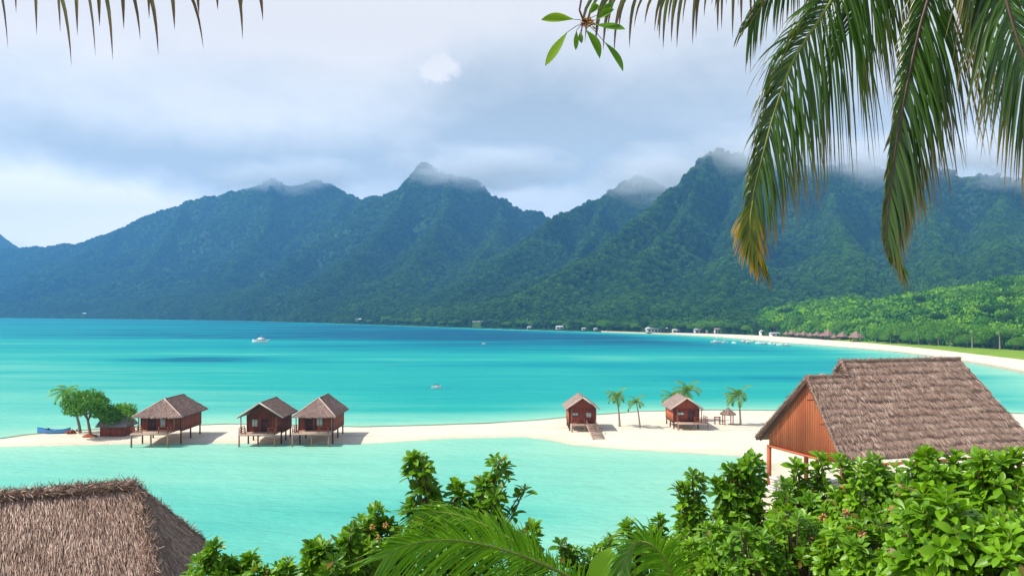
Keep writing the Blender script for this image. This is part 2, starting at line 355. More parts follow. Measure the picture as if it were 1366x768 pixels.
def terrain(X, Y):
    X = np.asarray(X, float); Y = np.asarray(Y, float); shp = X.shape; X = X.ravel(); Y = Y.ravel()
    px = 683 + X/Y*FPX
    wx = X + 70*fbm(X/420, Y/420, 3, 5) ; wy = Y + 70*fbm(X/420, Y/420, 3, 25)
    Z = np.zeros_like(X)
    for pts, pw, sd_ in RID:
        W = [P(a, b, c) for a, b, c, _ in pts]; D = [q[3] for q in pts]
        best = np.full(len(X), -1e9); u0 = 0.0
        main = sd_ in (0, 1, 8, 9, 16, 17, 18)
        for i in range(len(W)-1):
            ax, ay, az_ = W[i]; bx, by, bz = W[i+1]; dx_, dy_ = bx-ax, by-ay; L2 = dx_*dx_+dy_*dy_; L = math.sqrt(L2)
            # crest itself stays put; the warp grows away from it
            tt = np.clip(((X-ax)*dx_+(Y-ay)*dy_)/L2, 0, 1); d0 = np.hypot(X-ax-tt*dx_, Y-ay-tt*dy_)
            k = smooth(d0, 0, 200)
            QX = X+(wx-X)*k; QY = Y+(wy-Y)*k
            tt = np.clip(((QX-ax)*dx_+(QY-ay)*dy_)/L2, 0, 1); dd = np.hypot(QX-ax-tt*dx_, QY-ay-tt*dy_)
            zz = az_+(bz-az_)*tt; DD = D[i]+(D[i+1]-D[i])*tt
            s = np.clip(dd/DD, 0, 1.5)
            u = (u0+tt*L)
            # gullies run straight down from the crest
            g = np.abs(fbm(u/190+sd_*3.1+0.5*fbm(X/260, Y/260, 2, sd_), dd/900, 3, 40+sd_))*2
            g2 = np.abs(fbm(u/55+sd_*1.7, dd/400, 2, 90+sd_))*2
            prof = np.clip(1-s, 0, None)**pw
            amp = np.clip(s*4, 0, 1)*np.clip(1.2-s, 0, 1)
            z = zz*prof - zz*amp*(0.62*g+0.14*g2)*(1.0 if main else 0.7)
            z = np.where(s >= 1, -50, z)
            best = np.maximum(best, z); u0 += L
        Z = np.maximum(Z, best)
    rough = fbm(X/60, Y/60, 4, 77)
    Z = Z + rough*np.clip(Z*0.10, 0, 14)
    s0 = Y - yf(px); back = yb(px)-yf(px)
    lw = yl(px)
    inland = smooth(Y-lw, 5, 130)
    base = 1.2*smooth(s0, -3, np.maximum(back, 6)) + 0.3*smooth(Y-yb(px), 0, 20)
    base = np.where(s0 < 0, 0.12*s0, base)
    Z = base + np.clip(Z-1, 0, None)*inland + smooth(Y-lw, 0, 60)*(4+5*fbm(X/90, Y/90, 3, 3))*np.where(px > 1150, 0.3, 1.0)
    return Z.reshape(shp)

def polar_grid(pxs, rows):
    """rows: array (nrow, npx) of distances"""
    PX = np.tile(pxs, (rows.shape[0], 1)); Y = rows; X = (PX-683)/FPX*Y
    return X, Y
def grid_faces(nr, nc):
    i = np.arange(nr-1)[:, None]*nc + np.arange(nc-1)[None, :]
    return np.stack([i, i+1, i+nc+1, i+nc], -1).reshape(-1, 4)

def mat_sand(name):
    m, t, out = newmat(name); p = wpos(t)
    n1 = t.noise(t.vscale(p, (0.5, 2.0, 1)), 0.35, 5, 0.6); n2 = t.noise(p, 2.5, 4, 0.65)
    r, wet, ex = attr(t)
    col = t.mix(t.math('MULTIPLY_ADD', n2, 0.5, t.math('MULTIPLY', n1, 0.5)), (0.58, 0.49, 0.36), (0.88, 0.80, 0.67))
    col = t.mix(t.math('MULTIPLY', wet, t.ss(n1, 0.35, 0.6, 0.5, 1.0)), col, (0.42, 0.32, 0.20))
    st = t.ss(t.noise(t.vscale(p, (0.05, 0.9, 1)), 1.0, 5, 0.7, 1.2), 0.52, 0.66); col = t.mix(t.math('MULTIPLY', st, 0.55), col, (0.50, 0.38, 0.25))
    h = t.noise(t.vscale(p, (0.35, 1.6, 1)), 1.6, 5, 0.65)
    princ(t, out, col, 0.9, t.bump(h, 0.9, 0.22), 0.1); return m
M['sand'] = mat_sand('sand')
m, t, out = newmat('lawn'); p = wpos(t)
princ(t, out, t.mix(t.noise(p, 0.12, 5, 0.7), (0.10, 0.20, 0.012), (0.27, 0.40, 0.03)), 0.9, t.bump(t.noise(p, 2.0, 3), 0.6, 0.3), 0.1); M['lawn'] = m
m, t, out = newmat('forest_floor'); p = wpos(t)
sl = t.sep(t.node('ShaderNodeNewGeometry').outputs['Normal'])[2]
n1 = t.noise(p, 0.012, 5, 0.6); vor = t.node('ShaderNodeTexVoronoi'); t.put(vor.inputs['Vector'], p); vor.inputs['Scale'].default_value = 0.12
gcol = t.mix(n1, (0.012, 0.045, 0.009), (0.038, 0.10, 0.012))
gcol = t.mix(t.ss(t.math('ADD', sl, t.math('MULTIPLY', t.math('SUBTRACT', t.noise(p, 0.03, 4), 0.5), 0.5)), 0.48, 0.60, 1.0, 0.0), gcol, (0.03, 0.06, 0.025))
princ(t, out, gcol, 0.95, t.bump(t.math('SUBTRACT', 1.0, vor.outputs['Distance']), 0.9, 5.0), 0.05); M['forest_floor'] = m

# ---- bay beach, lawn, hills: three sheets cut from one heightfield
pxs = np.arange(802, 1700, 6).astype(float)
rows = np.array([yf(pxs)-8+(yb(pxs)-yf(pxs)+9)*k for k in np.linspace(0, 1, 18)])
X, Y = polar_grid(pxs, rows); Z = terrain(X, Y) + 0.02
me = np_mesh('beach', np.stack([X, Y, Z], -1).reshape(-1, 3), grid_faces(*X.shape), np.stack([X*0, np.clip(1-(Y-yf(pxs))/4, 0, 1)*(Y > 0), X*0], -1).reshape(-1, 3), True)
o = bpy.data.objects.new('beach', me); C.objects.link(o); me.materials.append(M['sand']); tag(o, kind='structure')
pxl = np.arange(1110, 1700, 5).astype(float)
rows = np.array([yb(pxl)-1+(yl(pxl)+14-yb(pxl))*k for k in np.linspace(0, 1, 12)])
X, Y = polar_grid(pxl, rows); Z = terrain(X, Y) + 0.03 + 0.35*smooth(Y, yb(pxl)-1, yb(pxl)+3)
me = np_mesh('lawn', np.stack([X, Y, Z], -1).reshape(-1, 3), grid_faces(*X.shape), None, True)
o = bpy.data.objects.new('lawn', me); C.objects.link(o); me.materials.append(M['lawn']); tag(o, kind='structure')
pxh = np.arange(-420, 1700, 2.6)
ks = np.linspace(0, 1, 420)**1.35
rows = np.array([yb(pxh)-0.5+(np.interp(pxh, [40, 160], [4700, 4300])-yb(pxh))*k for k in ks])
X, Y = polar_grid(pxh, rows); Z = terrain(X, Y) - 0.05
HX, HY, HZ = X, Y, Z
me = np_mesh('hills', np.stack([X, Y, Z], -1).reshape(-1, 3), grid_faces(*X.shape), None, True)
o = bpy.data.objects.new('hills', me); C.objects.link(o); me.materials.append(M['forest_floor']); tag(o, kind='structure')

# ---- sandbar
SB_FAR = [(-60,589),(0,586),(40,580),(100,575),(170,571),(300,566),(400,568),(480,570),(560,568),(650,565),(720,561),(780,555),(860,549),(950,547),(1050,548),(1200,549),(1366,552),(1500,555)]
SB_NEAR = [(1500,900),(1080,900),(1030,760),(1012,700),(1020,650),(1040,622),(1010,609),(985,606),(900,601),(830,597),(770,592),(735,585),(700,581),(600,583),(520,588),(480,590),(400,590),(300,589.5),(200,590),(100,592),(0,594),(-60,591)]
POLY = np.array([tuple(G(a, b))[:2] for a, b in SB_FAR+SB_NEAR])
def seg_dist(X, Y, poly, closed=True):
    n = len(poly); best = np.full(X.shape, 1e9); inside = np.zeros(X.shape, bool)
    for i in range(n if closed else n-1):
        ax, ay = poly[i]; bx, by = poly[(i+1) % n]; dx_, dy_ = bx-ax, by-ay; L2 = dx_*dx_+dy_*dy_+1e-9
        tt = np.clip(((X-ax)*dx_+(Y-ay)*dy_)/L2, 0, 1); best = np.minimum(best, np.hypot(X-ax-tt*dx_, Y-ay-tt*dy_))
        if closed:
            c = ((ay > Y) != (by > Y)); xi = ax + (Y-ay)*dx_/(dy_ if abs(dy_) > 1e-9 else 1e-9); inside ^= c & (X < xi)
    return best, inside
def sand_h(X, Y):
    d_, ins = seg_dist(X, Y, POLY); sd2 = np.where(ins, d_, -d_) + 0.5*fbm(X/5, Y/3, 3, 61)
    z = np.where(sd2 > 0, 0.34*(1-np.exp(-sd2/2.5)), np.maximum(0.10*sd2, -1.2))
    return z + 0.05*fbm(X/3, Y/2, 3, 8)*(sd2 > 0), sd2
gx = np.arange(-125, 110, 0.45); gy = np.arange(44, 165, 0.45)
X, Y = np.meshgrid(gx, gy); Z, sd2 = sand_h(X, Y)
wet = np.clip(1-sd2/(1.2+1.5*(0.5+fbm(X/7, Y/3, 3, 19))), 0, 1)*0.42*(sd2 > -0.3)*np.clip(0.8+1.2*fbm(X/9, Y/9, 2, 44), 0.1, 1)
fcs = grid_faces(*X.shape); keep = (sd2.ravel()[fcs] > -6).any(1)
me = np_mesh('sandbar', np.stack([X, Y, Z], -1).reshape(-1, 3), fcs[keep], np.stack([X*0, wet, X*0], -1).reshape(-1, 3), True)
o = bpy.data.objects.new('sandbar', me); C.objects.link(o); me.materials.append(M['sand']); tag(o, kind='structure')
def gz(x, y): return float(max(sand_h(np.array([x]), np.array([y]))[0][0], 0.0))

# ---- water
m, t, out = newmat('lagoon_water'); p = wpos(t); r_, dep, sh = attr(t)
band = t.noise(t.vscale(p, (0.0022, 0.016, 1)), 1.0, 4, 0.6, 0.6)
band2 = t.noise(t.vscale(p, (0.012, 0.06, 1)), 1.0, 4, 0.6, 0.4)
dv = t.math('ADD', dep, t.math('MULTIPLY', t.math('SUBTRACT', band, 0.5), t.math('MULTIPLY', t.math('ADD', dep, 0.05), 1.4)))
dv = t.math('ADD', dv, t.math('MULTIPLY', t.math('SUBTRACT', band2, 0.5), t.math('MULTIPLY', t.math('ADD', dep, 0.1), 0.6)), clamp=True)
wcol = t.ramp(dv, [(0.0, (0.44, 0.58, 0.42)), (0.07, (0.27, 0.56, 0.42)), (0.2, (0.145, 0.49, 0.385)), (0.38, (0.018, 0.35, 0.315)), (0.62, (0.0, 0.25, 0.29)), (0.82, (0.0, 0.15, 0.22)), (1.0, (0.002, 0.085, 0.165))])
h1 = t.noise(t.vscale(p, (0.5, 1.3, 1)), 1.1, 4, 0.6); h2 = t.noise(t.vscale(p, (0.22, 0.7, 1)), 0.35, 3, 0.55)
hh = t.math('ADD', t.math('MULTIPLY', h1, 0.35), h2)
nrm = t.bump(hh, 0.9, 0.9)
dif = t.node('ShaderNodeBsdfDiffuse'); t.put(dif.inputs[0], wcol); t.put(dif.inputs['Normal'], nrm)
gl = t.node('ShaderNodeBsdfGlossy'); gl.inputs['Roughness'].default_value = 0.14; t.put(gl.inputs['Normal'], nrm); gl.inputs[0].default_value = (0.9, 0.95, 1, 1)
fr = t.node('ShaderNodeFresnel'); fr.inputs[0].default_value = 1.33; t.put(fr.inputs['Normal'], nrm)
mx = t.node('ShaderNodeMixShader'); t.put(mx.inputs[0], t.math('MINIMUM', t.math('MULTIPLY', fr.outputs[0], 0.38), 0.12)); t.l.new(dif.outputs[0], mx.inputs[1]); t.l.new(gl.outputs[0], mx.inputs[2])
tp = t.node('ShaderNodeBsdfTransparent'); mx2 = t.node('ShaderNodeMixShader'); t.put(mx2.inputs[0], sh); t.l.new(tp.outputs[0], mx2.inputs[1]); t.l.new(mx.outputs[0], mx2.inputs[2]); t.l.new(mx2.outputs[0], out.inputs[0]); M['water'] = m
wpx = np.concatenate([np.linspace(-3500, -320, 30), np.arange(-300, 1700, 7), np.linspace(1720, 4500, 30)])
wr = np.concatenate([np.linspace(25, 160, 290), 160*np.exp(np.linspace(0.005, math.log(11000/160.), 210))])
X = (wpx[None, :]-683)/FPX*wr[:, None]; Y = np.tile(wr[:, None], (1, len(wpx)))
d1, ins = seg_dist(X, Y, POLY); d1 = np.where(ins, 0, d1)
FS = np.array([((a-683)/FPX*CAMH*FPX/(b-HOR), CAMH*FPX/(b-HOR)) for a, b in SHORE if b > 421.6 ])
d2, _ = seg_dist(X, Y, FS, False); d2 = np.where(Y > yf(683+X/Y*FPX), 0, d2)
inner = smooth(Y, 112, 128)          # inside the sandbar the lagoon stays shallow
dep_in = 0.04+0.30*(1-np.exp(-d1/38)); 
wsh = np.where(X/Y > 0.12, 1, 0.35)   # the far left shore drops off steeply
dep_out = 0.02 + 0.40*(1-np.exp(-d1/13)) + 0.62*(1-np.exp(-d1/330))*smooth(Y, 110, 700)**0.6
dep_s = 0.03+ (1-np.exp(-d2/np.interp(683+X/Y*FPX, [500, 900, 1366], [14, 60, 90])))
dep = np.where(inner > 0, dep_in*(1-inner)+np.minimum(dep_out, dep_s)*inner, dep_in)
xx = (683+X/Y*FPX); dep = dep*np.where(Y > 125, np.interp(xx, [-100, 250, 600], [0.55, 0.72, 1.0]), 1)  # paler towards the left: sky reflection painted in through the depth tone
for (a_, b_, ra_, rb2, am) in [(290, 479, 150, 4.2, .55), (250, 446, 260, 3.2, .25), (560, 450, 330, 4.5, .22), (1130, 505, 190, 6, .25), (900, 478, 170, 4, -.22), (520, 560, 120, 3, .06), (180, 640, 120, 9, -.05), (620, 690, 150, 14, .10), (470, 655, 60, 5, .05)]:
    q = ((xx-a_)/ra_)**2 + ((CAMH*FPX/Y+HOR-b_)/rb2)**2; dep = dep + am*np.exp(-q)*(np.abs(fbm(X/40, Y/40, 3, 9))*1.2+.6)
dep = np.clip(dep, 0, 1)
sh = smooth(np.minimum(d1, d2*0.4), 0.0, 2.2)
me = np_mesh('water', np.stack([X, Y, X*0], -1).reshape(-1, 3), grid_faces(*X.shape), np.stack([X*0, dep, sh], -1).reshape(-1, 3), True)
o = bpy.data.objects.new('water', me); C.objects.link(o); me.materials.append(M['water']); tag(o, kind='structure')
# ---- one great sheet of seabed below everything
mb = MB(); mb.add([(-16000, -300, -3), (16000, -300, -3), (16000, 15000, -3), (-16000, 15000, -3)], [(0, 1, 2, 3)]); o = mb.build('seabed', M['sand']); tag(o, kind='structure')
# ---- near hillside below the camera
def hill_z(X, Y):
    prof = np.interp(Y, [-30, 0, 4, 9, 14, 20, 30, 40, 52, 60], [17.6, 17.4, 17.0, 15.2, 12.6, 9.8, 6.2, 3.2, -0.6, -2.5])
    return prof + np.where(X < -2, -0.10*np.clip(-X-2, 0, 12), 0)*np.where(Y < 25, 1, 0.3) + 0.35*fbm(X/4, Y/4, 4, 14)
gx = np.arange(-60, 75, 0.7); gy = np.arange(-14, 60, 0.7); X, Y = np.meshgrid(gx, gy); Z = hill_z(X, Y)
m, t, out = newmat('leafy_ground'); p = wpos(t)
princ(t, out, t.mix(t.noise(p, 1.3, 5, 0.7), (0.03, 0.05, 0.015), (0.10, 0.11, 0.04)), 0.95, t.bump(t.noise(p, 5, 4), 0.8, 0.1), 0.1); M['leafy_ground'] = m
me = np_mesh('hillside', np.stack([X, Y, Z], -1).reshape(-1, 3), grid_faces(*X.shape), None, True)
o = bpy.data.objects.new('hillside', me); C.objects.link(o); me.materials.append(m); tag(o, kind='structure')

# ---- haze: one even box of air round the whole scene
m, t, out = newmat('haze_air')
pv = t.node('ShaderNodeVolumePrincipled'); pv.inputs['Color'].default_value = (0.14, 0.40, 0.78, 1); pv.inputs['Density'].default_value = 0.00021
pv.inputs['Anisotropy'].default_value = 0.0
t.l.new(pv.outputs[0], out.inputs['Volume'])
mb = MB(); mb.box((0, 2200, 308), (9600, 5200, 626)); o = mb.build('haze', m); tag(o, kind='stuff')
# ================================================================== FOREST, TREES
_y0 = yb(pxh)-0.5; _y1 = np.interp(pxh, [40, 160], [4700, 4300])
def hill_at(px, Y):
    px = np.asarray(px, float); Y = np.asarray(Y, float)
    c = np.clip((px-pxh[0])/2.6, 0, len(pxh)-2); ci = c.astype(int); y0 = np.interp(px, pxh, _y0); y1 = np.interp(px, [40, 160], [4700, 4300])
    k = np.clip((Y-y0)/(y1-y0), 0, 1)**(1/1.35)*(len(ks)-1); ri = np.clip(k.astype(int), 0, len(ks)-2); fr_ = k-ri
    return HZ[ri, ci]*(1-fr_)+HZ[ri+1, ci]*fr_
# canopy material for the far forest: real leaf-clump colours, varied tree by tree
m, t, out = newmat('forest_canopy'); p = wpos(t); oi = t.node('ShaderNodeObjectInfo').outputs['Random']
n1 = t.noise(p, 0.006, 4, 0.6)
f = t.math('ADD', t.math('MULTIPLY', oi, 0.36), t.math('MULTIPLY', n1, 0.80), clamp=True)
col = t.ramp(f, [(0.2, (0.009, 0.040, 0.007)), (0.5, (0.026, 0.098, 0.009)), (0.8, (0.080, 0.190, 0.013)), (1.0, (0.12, 0.19, 0.02))])
b = princ(t, out, col, 0.8, None, 0.2); M['canopy'] = m
m, t, out = newmat('forest_canopy_bright'); p = wpos(t); oi = t.node('ShaderNodeObjectInfo').outputs['Random']
f = t.math('ADD', t.math('MULTIPLY', oi, 0.6), t.math('MULTIPLY', t.noise(p, 0.012, 4, 0.6), 0.6), clamp=True)
col = t.ramp(f, [(0.2, (0.016, 0.075, 0.006)), (0.5, (0.060, 0.20, 0.008)), (0.95, (0.18, 0.37, 0.012))])
b = princ(t, out, col, 0.8, None, 0.2); M['canopy_bright'] = m

def forest(name, pts, scl, mat, leaf=0.17):
    me = bpy.data.meshes.new(name); me.vertices.add(len(pts)); me.vertices.foreach_set('co', np.asarray(pts, np.float32).ravel())
    a = me.attributes.new('scl', 'FLOAT_VECTOR', 'POINT'); a.data.foreach_set('vector', np.asarray(scl, np.float32).ravel())
    me.update(); o = bpy.data.objects.new(name, me); C.objects.link(o); me.materials.append(mat)
    g = bpy.data.node_groups.new(name, 'GeometryNodeTree'); g.interface.new_socket('Geometry', in_out='INPUT', socket_type='NodeSocketGeometry'); g.interface.new_socket('Geometry', in_out='OUTPUT', socket_type='NodeSocketGeometry')
    N = g.nodes; L = g.links; gi = N.new('NodeGroupInput'); go = N.new('NodeGroupOutput')
    coll = N.new('GeometryNodeGeometryToInstance')
    for v in range(3):
        ico = N.new('GeometryNodeMeshIcoSphere'); ico.inputs['Radius'].default_value = 1.0; ico.inputs['Subdivisions'].default_value = 4
        sp = N.new('GeometryNodeSetPosition'); no = N.new('ShaderNodeTexNoise'); no.noise_dimensions = '4D'; no.inputs['Scale'].default_value = 2.4; no.inputs['Detail'].default_value = 2.0; no.inputs['W'].default_value = v*3.7
        pos = N.new('GeometryNodeInputPosition'); L.new(pos.outputs[0], no.inputs['Vector'])
        ma = N.new('ShaderNodeMath'); ma.operation = 'MULTIPLY_ADD'; L.new(no.outputs[0], ma.inputs[0]); ma.inputs[1].default_value = 1.7; ma.inputs[2].default_value = 0.15
        sc_ = N.new('ShaderNodeVectorMath'); sc_.operation = 'SCALE'; L.new(pos.outputs[0], sc_.inputs[0]); L.new(ma.outputs[0], sc_.inputs['Scale'])
        L.new(ico.outputs['Mesh'], sp.inputs['Geometry']); L.new(sc_.outputs[0], sp.inputs['Position'])
        grid = N.new('GeometryNodeMeshGrid'); grid.inputs['Size X'].default_value = leaf; grid.inputs['Size Y'].default_value = leaf*1.6; grid.inputs['Vertices X'].default_value = 2; grid.inputs['Vertices Y'].default_value = 2
        iop = N.new('GeometryNodeInstanceOnPoints'); rv = N.new('FunctionNodeRandomValue'); rv.data_type = 'FLOAT_VECTOR'; rv.inputs[0].default_value = (-3, -3, -3); rv.inputs[1].default_value = (3, 3, 3); rv.inputs['Seed'].default_value = v
        L.new(sp.outputs[0], iop.inputs['Points']); L.new(grid.outputs['Mesh'], iop.inputs['Instance']); L.new(rv.outputs[0], iop.inputs['Rotation'])
        rl = N.new('GeometryNodeRealizeInstances'); L.new(iop.outputs[0], rl.inputs[0])
        tr = N.new('GeometryNodeTransform'); tr.inputs['Scale'].default_value = (0.93, 0.93, 0.93); L.new(sp.outputs[0], tr.inputs[0])
        jo = N.new('GeometryNodeJoinGeometry'); L.new(tr.outputs[0], jo.inputs[0]); L.new(rl.outputs[0], jo.inputs[0])
        sm_ = N.new('GeometryNodeSetMaterial'); sm_.inputs['Material'].default_value = mat; L.new(jo.outputs[0], sm_.inputs[0])
        L.new(sm_.outputs[0], coll.inputs[0])
    ip = N.new('GeometryNodeInstanceOnPoints'); ip.inputs['Pick Instance'].default_value = True
    na = N.new('GeometryNodeInputNamedAttribute'); na.data_type = 'FLOAT_VECTOR'; na.inputs[0].default_value = 'scl'
    rr = N.new('FunctionNodeRandomValue'); rr.data_type = 'FLOAT_VECTOR'; rr.inputs[0].default_value = (-.25, -.25, 0); rr.inputs[1].default_value = (.25, .25, 6.28)
    L.new(gi.outputs[0], ip.inputs['Points']); L.new(coll.outputs[0], ip.inputs['Instance']); L.new(rr.outputs[0], ip.inputs['Rotation']); L.new(na.outputs[0], ip.inputs['Scale'])
    L.new(ip.outputs[0], go.inputs[0])
    md = o.modifiers.new('forest', 'NODES'); md.node_group = g
    tag(o, kind='stuff'); return o
def scatter(n, pxa, pxb, ymin, ymax, seed):
    rg = np.random.default_rng(seed); px = rg.uniform(pxa, pxb, n); lo = ymin(px); hi = ymax(px)
    Y = np.sqrt(lo**2 + (hi**2-lo**2)*rg.random(n)); return px, Y, rg
px, Y, rg = scatter(95000, -60, 1420, lambda p: yl(p)+6, lambda p: np.interp(p, [0, 300, 700, 1366], [2300, 2200, 2150, 1950]), 3)
z = hill_at(px, Y); ok = (z > 1.5) & ~((px > 1030) & (Y < 800))
px, Y, z = px[ok], Y[ok], z[ok]; r = rg.uniform(2.6, 4.9, len(px))*np.interp(Y, [500, 1500], [0.95, 1.05])
forest('forest', np.stack([(px-683)/FPX*Y, Y, z+r*0.25], -1), np.stack([r, r, r*rg.uniform(0.8, 1.15, len(px))], -1), M['canopy'])
px, Y, rg = scatter(60000, -60, 800, lambda p: np.maximum(2150, yl(p)+6), lambda p: p*0+3900, 5)
z = hill_at(px, Y); ok = (z > 1.5); px, Y, z = px[ok], Y[ok], z[ok]; r = rg.uniform(4.0, 6.8, len(px)); 
forest('far_forest', np.stack([(px-683)/FPX*Y, Y, z+r*0.1], -1), np.stack([r, r, r*0.8], -1), M['canopy'])
px, Y, rg = scatter(3600, 1020, 1440, lambda p: yl(p)+16, lambda p: p*0+800, 6)
z = hill_at(px, Y); ok = (z > 1.2); px, Y, z = px[ok], Y[ok], z[ok]; r = rg.uniform(3.2, 6.0, len(px))
forest('headland_forest', np.stack([(px-683)/FPX*Y, Y, z+r*0.5], -1), np.stack([r, r, r*rg.uniform(0.8, 1.3, len(px))], -1), M['canopy_bright'], 0.13)

# ---- single trees: crown of leaf clumps round real limbs
def leaf_cloud(mb, centers, radii, n_per, size, rg, squash=0.75):
    V = []; Cc = []
    for (c, r, n) in zip(centers, radii, n_per):
        dv_ = rg.normal(size=(n, 3)); dv_ /= np.linalg.norm(dv_, axis=1)[:, None]
        rad = r*(0.55+0.5*rg.random(n)**0.6)*(1+0.5*fbm(dv_[:, 0]*2.2+c[0], dv_[:, 1]*2.2+dv_[:, 2]*1.7+c[1], 2, 5))
        pos = np.array(c) + dv_*rad[:, None]*np.array([1, 1, squash])
        a = rg.normal(size=(n, 3)) + dv_*0.6; a /= np.linalg.norm(a, axis=1)[:, None]
        b = np.cross(a, rg.normal(size=(n, 3))); b /= np.linalg.norm(b, axis=1)[:, None]
        s = size*rg.uniform(0.6, 1.3, n)[:, None]
        q = np.stack([pos-a*s*0.5, pos+b*s*0.28, pos+a*s*0.5, pos-b*s*0.28], 1)
        V.append(q.reshape(-1, 3)); cr = np.clip(rg.random()*0.35+0.65*rg.random(n), 0, 1); Cc.append(np.repeat(np.stack([cr, cr*0, cr*0], -1), 4, 0))
    V = np.concatenate(V); Cc = np.concatenate(Cc); mb.add(V, np.arange(len(V)).reshape(-1, 4), Cc)
def tree_proto(name, H_, W_, nleaf, size, leafmat, seed, lab, cat='tree', trunk_h=0.3, nclump=14, lean=(0, 0), zc=0.50):
    rg = np.random.default_rng(seed); rnd = random.Random(seed); root = empty(name, (0, 0, 0), 0, lab, cat)
    tk = MB(); top = Vector((lean[0], lean[1], H_*0.62)); mid = Vector((lean[0]*0.25+rnd.uniform(-.05, .05)*H_, lean[1]*0.3, H_*trunk_h))
    tk.tube([(0, 0, -0.3), (0, 0, H_*0.04), mid, top], [H_*0.05, H_*0.035, H_*0.026, H_*0.012], 8, jitter=0.1)
    cs, rs = [], []
    for k in range(nclump):
        an = k*2.4+rnd.uniform(-.4, .4); q = rnd.random()
        rr_ = W_*0.5*(0.25+0.6*math.sqrt((k+0.5)/nclump)); zz = H_*(zc+(0.86-zc)*(1-(rr_/(W_*0.55))**2)+rnd.uniform(-0.14, 0.08))
        c = (mid.x*0.4+top.x*0.6+math.cos(an)*rr_, top.y*0.8+math.sin(an)*rr_, zz); cs.append(c); rs.append(W_*rnd.uniform(0.13, 0.23))
        tk.tube([tuple(mid.lerp(top, rnd.uniform(0, .8))), tuple((mid.lerp(top, .7)+Vector(c))*0.5+Vector((0, 0, -0.03*H_))), c], [H_*0.014, H_*0.008, H_*0.003], 5)
    n = [int(nleaf*(r**2)/sum(q**2 for q in rs)) for r in rs]
    cr = MB(); leaf_cloud(cr, cs, rs, n, size, rg)
    tk.build('trunk', M['bark'], root); cr.build('crown', leafmat, root)
    return root

# ---- coconut palms
def leaflet_block(mb, base, dirv, side, length, width, droop, rnd_, nseg=4, curl=0.0, fold=0.35, tcol=0.0):
    """a narrow folded blade; gravity bends it"""
    p_ = Vector(base); dv_ = Vector(dirv).normalized(); up = Vector((0, 0, 1))
    V = []; Cc = []; st = length/nseg
    for i in range(nseg+1):
        f_ = i/nseg; w = width*(1-f_**2.2)*(0.55+0.45*min(1, f_*4)) + 0.0006
        n_ = Vector(side) - dv_*Vector(side).dot(dv_); 
        if n_.length < 1e-4: n_ = dv_.cross(up)
        n_.normalize(); up2 = dv_.cross(n_)
        V += [tuple(p_ - n_*w*0.5 + up2*w*fold*0.5), tuple(p_), tuple(p_ + n_*w*0.5 + up2*w*fold*0.5)]
        Cc += [(rnd_, max(f_, tcol), 0)]*3
        p_ = p_ + dv_*st; dv_ = (dv_ + Vector((curl*side[0], curl*side[1], -droop))*(st/length)*1.6).normalized()
    F = []
    for i in range(nseg):
        a = 3*i; F += [(a, a+1, a+4, a+3), (a+1, a+2, a+5, a+4)]
    mb.add(V, F, Cc)
def frond(name, pts, rad, length_fn, spacing, width, parent, mat, rmat, seed=0, droop=0.9, fwd=0.6, tip_yellow=0.0, nseg=4, side_fn=None, lat_ref=(0, 0, 1), loose=0.15, hang=0.0, skip=None):
    """one pinnate palm leaf along a curved midrib: leaflets mesh with the midrib as its sub-part"""
    rnd = random.Random(seed); pts = [Vector(p) for p in pts]
    # resample catmull-rom
    out_ = []; n = len(pts)
    for i in range(n-1):
        p0 = pts[max(i-1, 0)]; p1 = pts[i]; p2 = pts[i+1]; p3 = pts[min(i+2, n-1)]
        for k in range(10):
            u = k/10; out_.append(0.5*((2*p1)+(-p0+p2)*u+(2*p0-5*p1+4*p2-p3)*u*u+(-p0+3*p1-3*p2+p3)*u**3))
    out_.append(pts[-1]); cum = [0]
    for i in range(1, len(out_)): cum.append(cum[-1]+(out_[i]-out_[i-1]).length)
    L = cum[-1]; mb = MB(); s = 0.0; k = 0
    ref = Vector(lat_ref)
    while s < L:
        i = max(j for j in range(len(cum)) if cum[j] <= s+1e-9); i = min(i, len(out_)-2)
        u = (s-cum[i])/max(1e-9, cum[i+1]-cum[i]); p_ = out_[i].lerp(out_[i+1], u); tg = (out_[i+1]-out_[i]).normalized(); f_ = s/L
        lat = tg.cross(ref)
        if lat.length < 0.15: lat = Vector((1, 0, 0))
        lat.normalize()
        for sg in (-1, 1):
            ln = length_fn(f_, sg)*rnd.uniform(0.82, 1.12)
            if ln <= 0.01 or (skip and rnd.random() < skip): continue
            fw = fwd+0.9*f_**3+rnd.uniform(-loose, loose)
            dv_ = (lat*sg*(1-0.25*f_) + tg*fw + Vector((rnd.uniform(-loose, loose), rnd.uniform(-loose, loose), rnd.uniform(-loose, loose)-hang))).normalized()
            leaflet_block(mb, p_, dv_, tuple(tg), ln, width*rnd.uniform(0.8, 1.15), droop*rnd.uniform(0.7, 1.3), min(1, max(0, rnd.random()*(1-tip_yellow*f_**3)+tip_yellow*f_**3)), nseg, tcol=(tip_yellow*0.9*f_**4))
        s += spacing; k += 1
    o = mb.build(name, mat, parent)
    rb = MB(); rb.tube(out_[::2] if len(out_) > 12 else out_, np.linspace(rad, rad*0.18, len(out_[::2] if len(out_) > 12 else out_)), 6); rb.build('midrib', rmat, o)
    return o
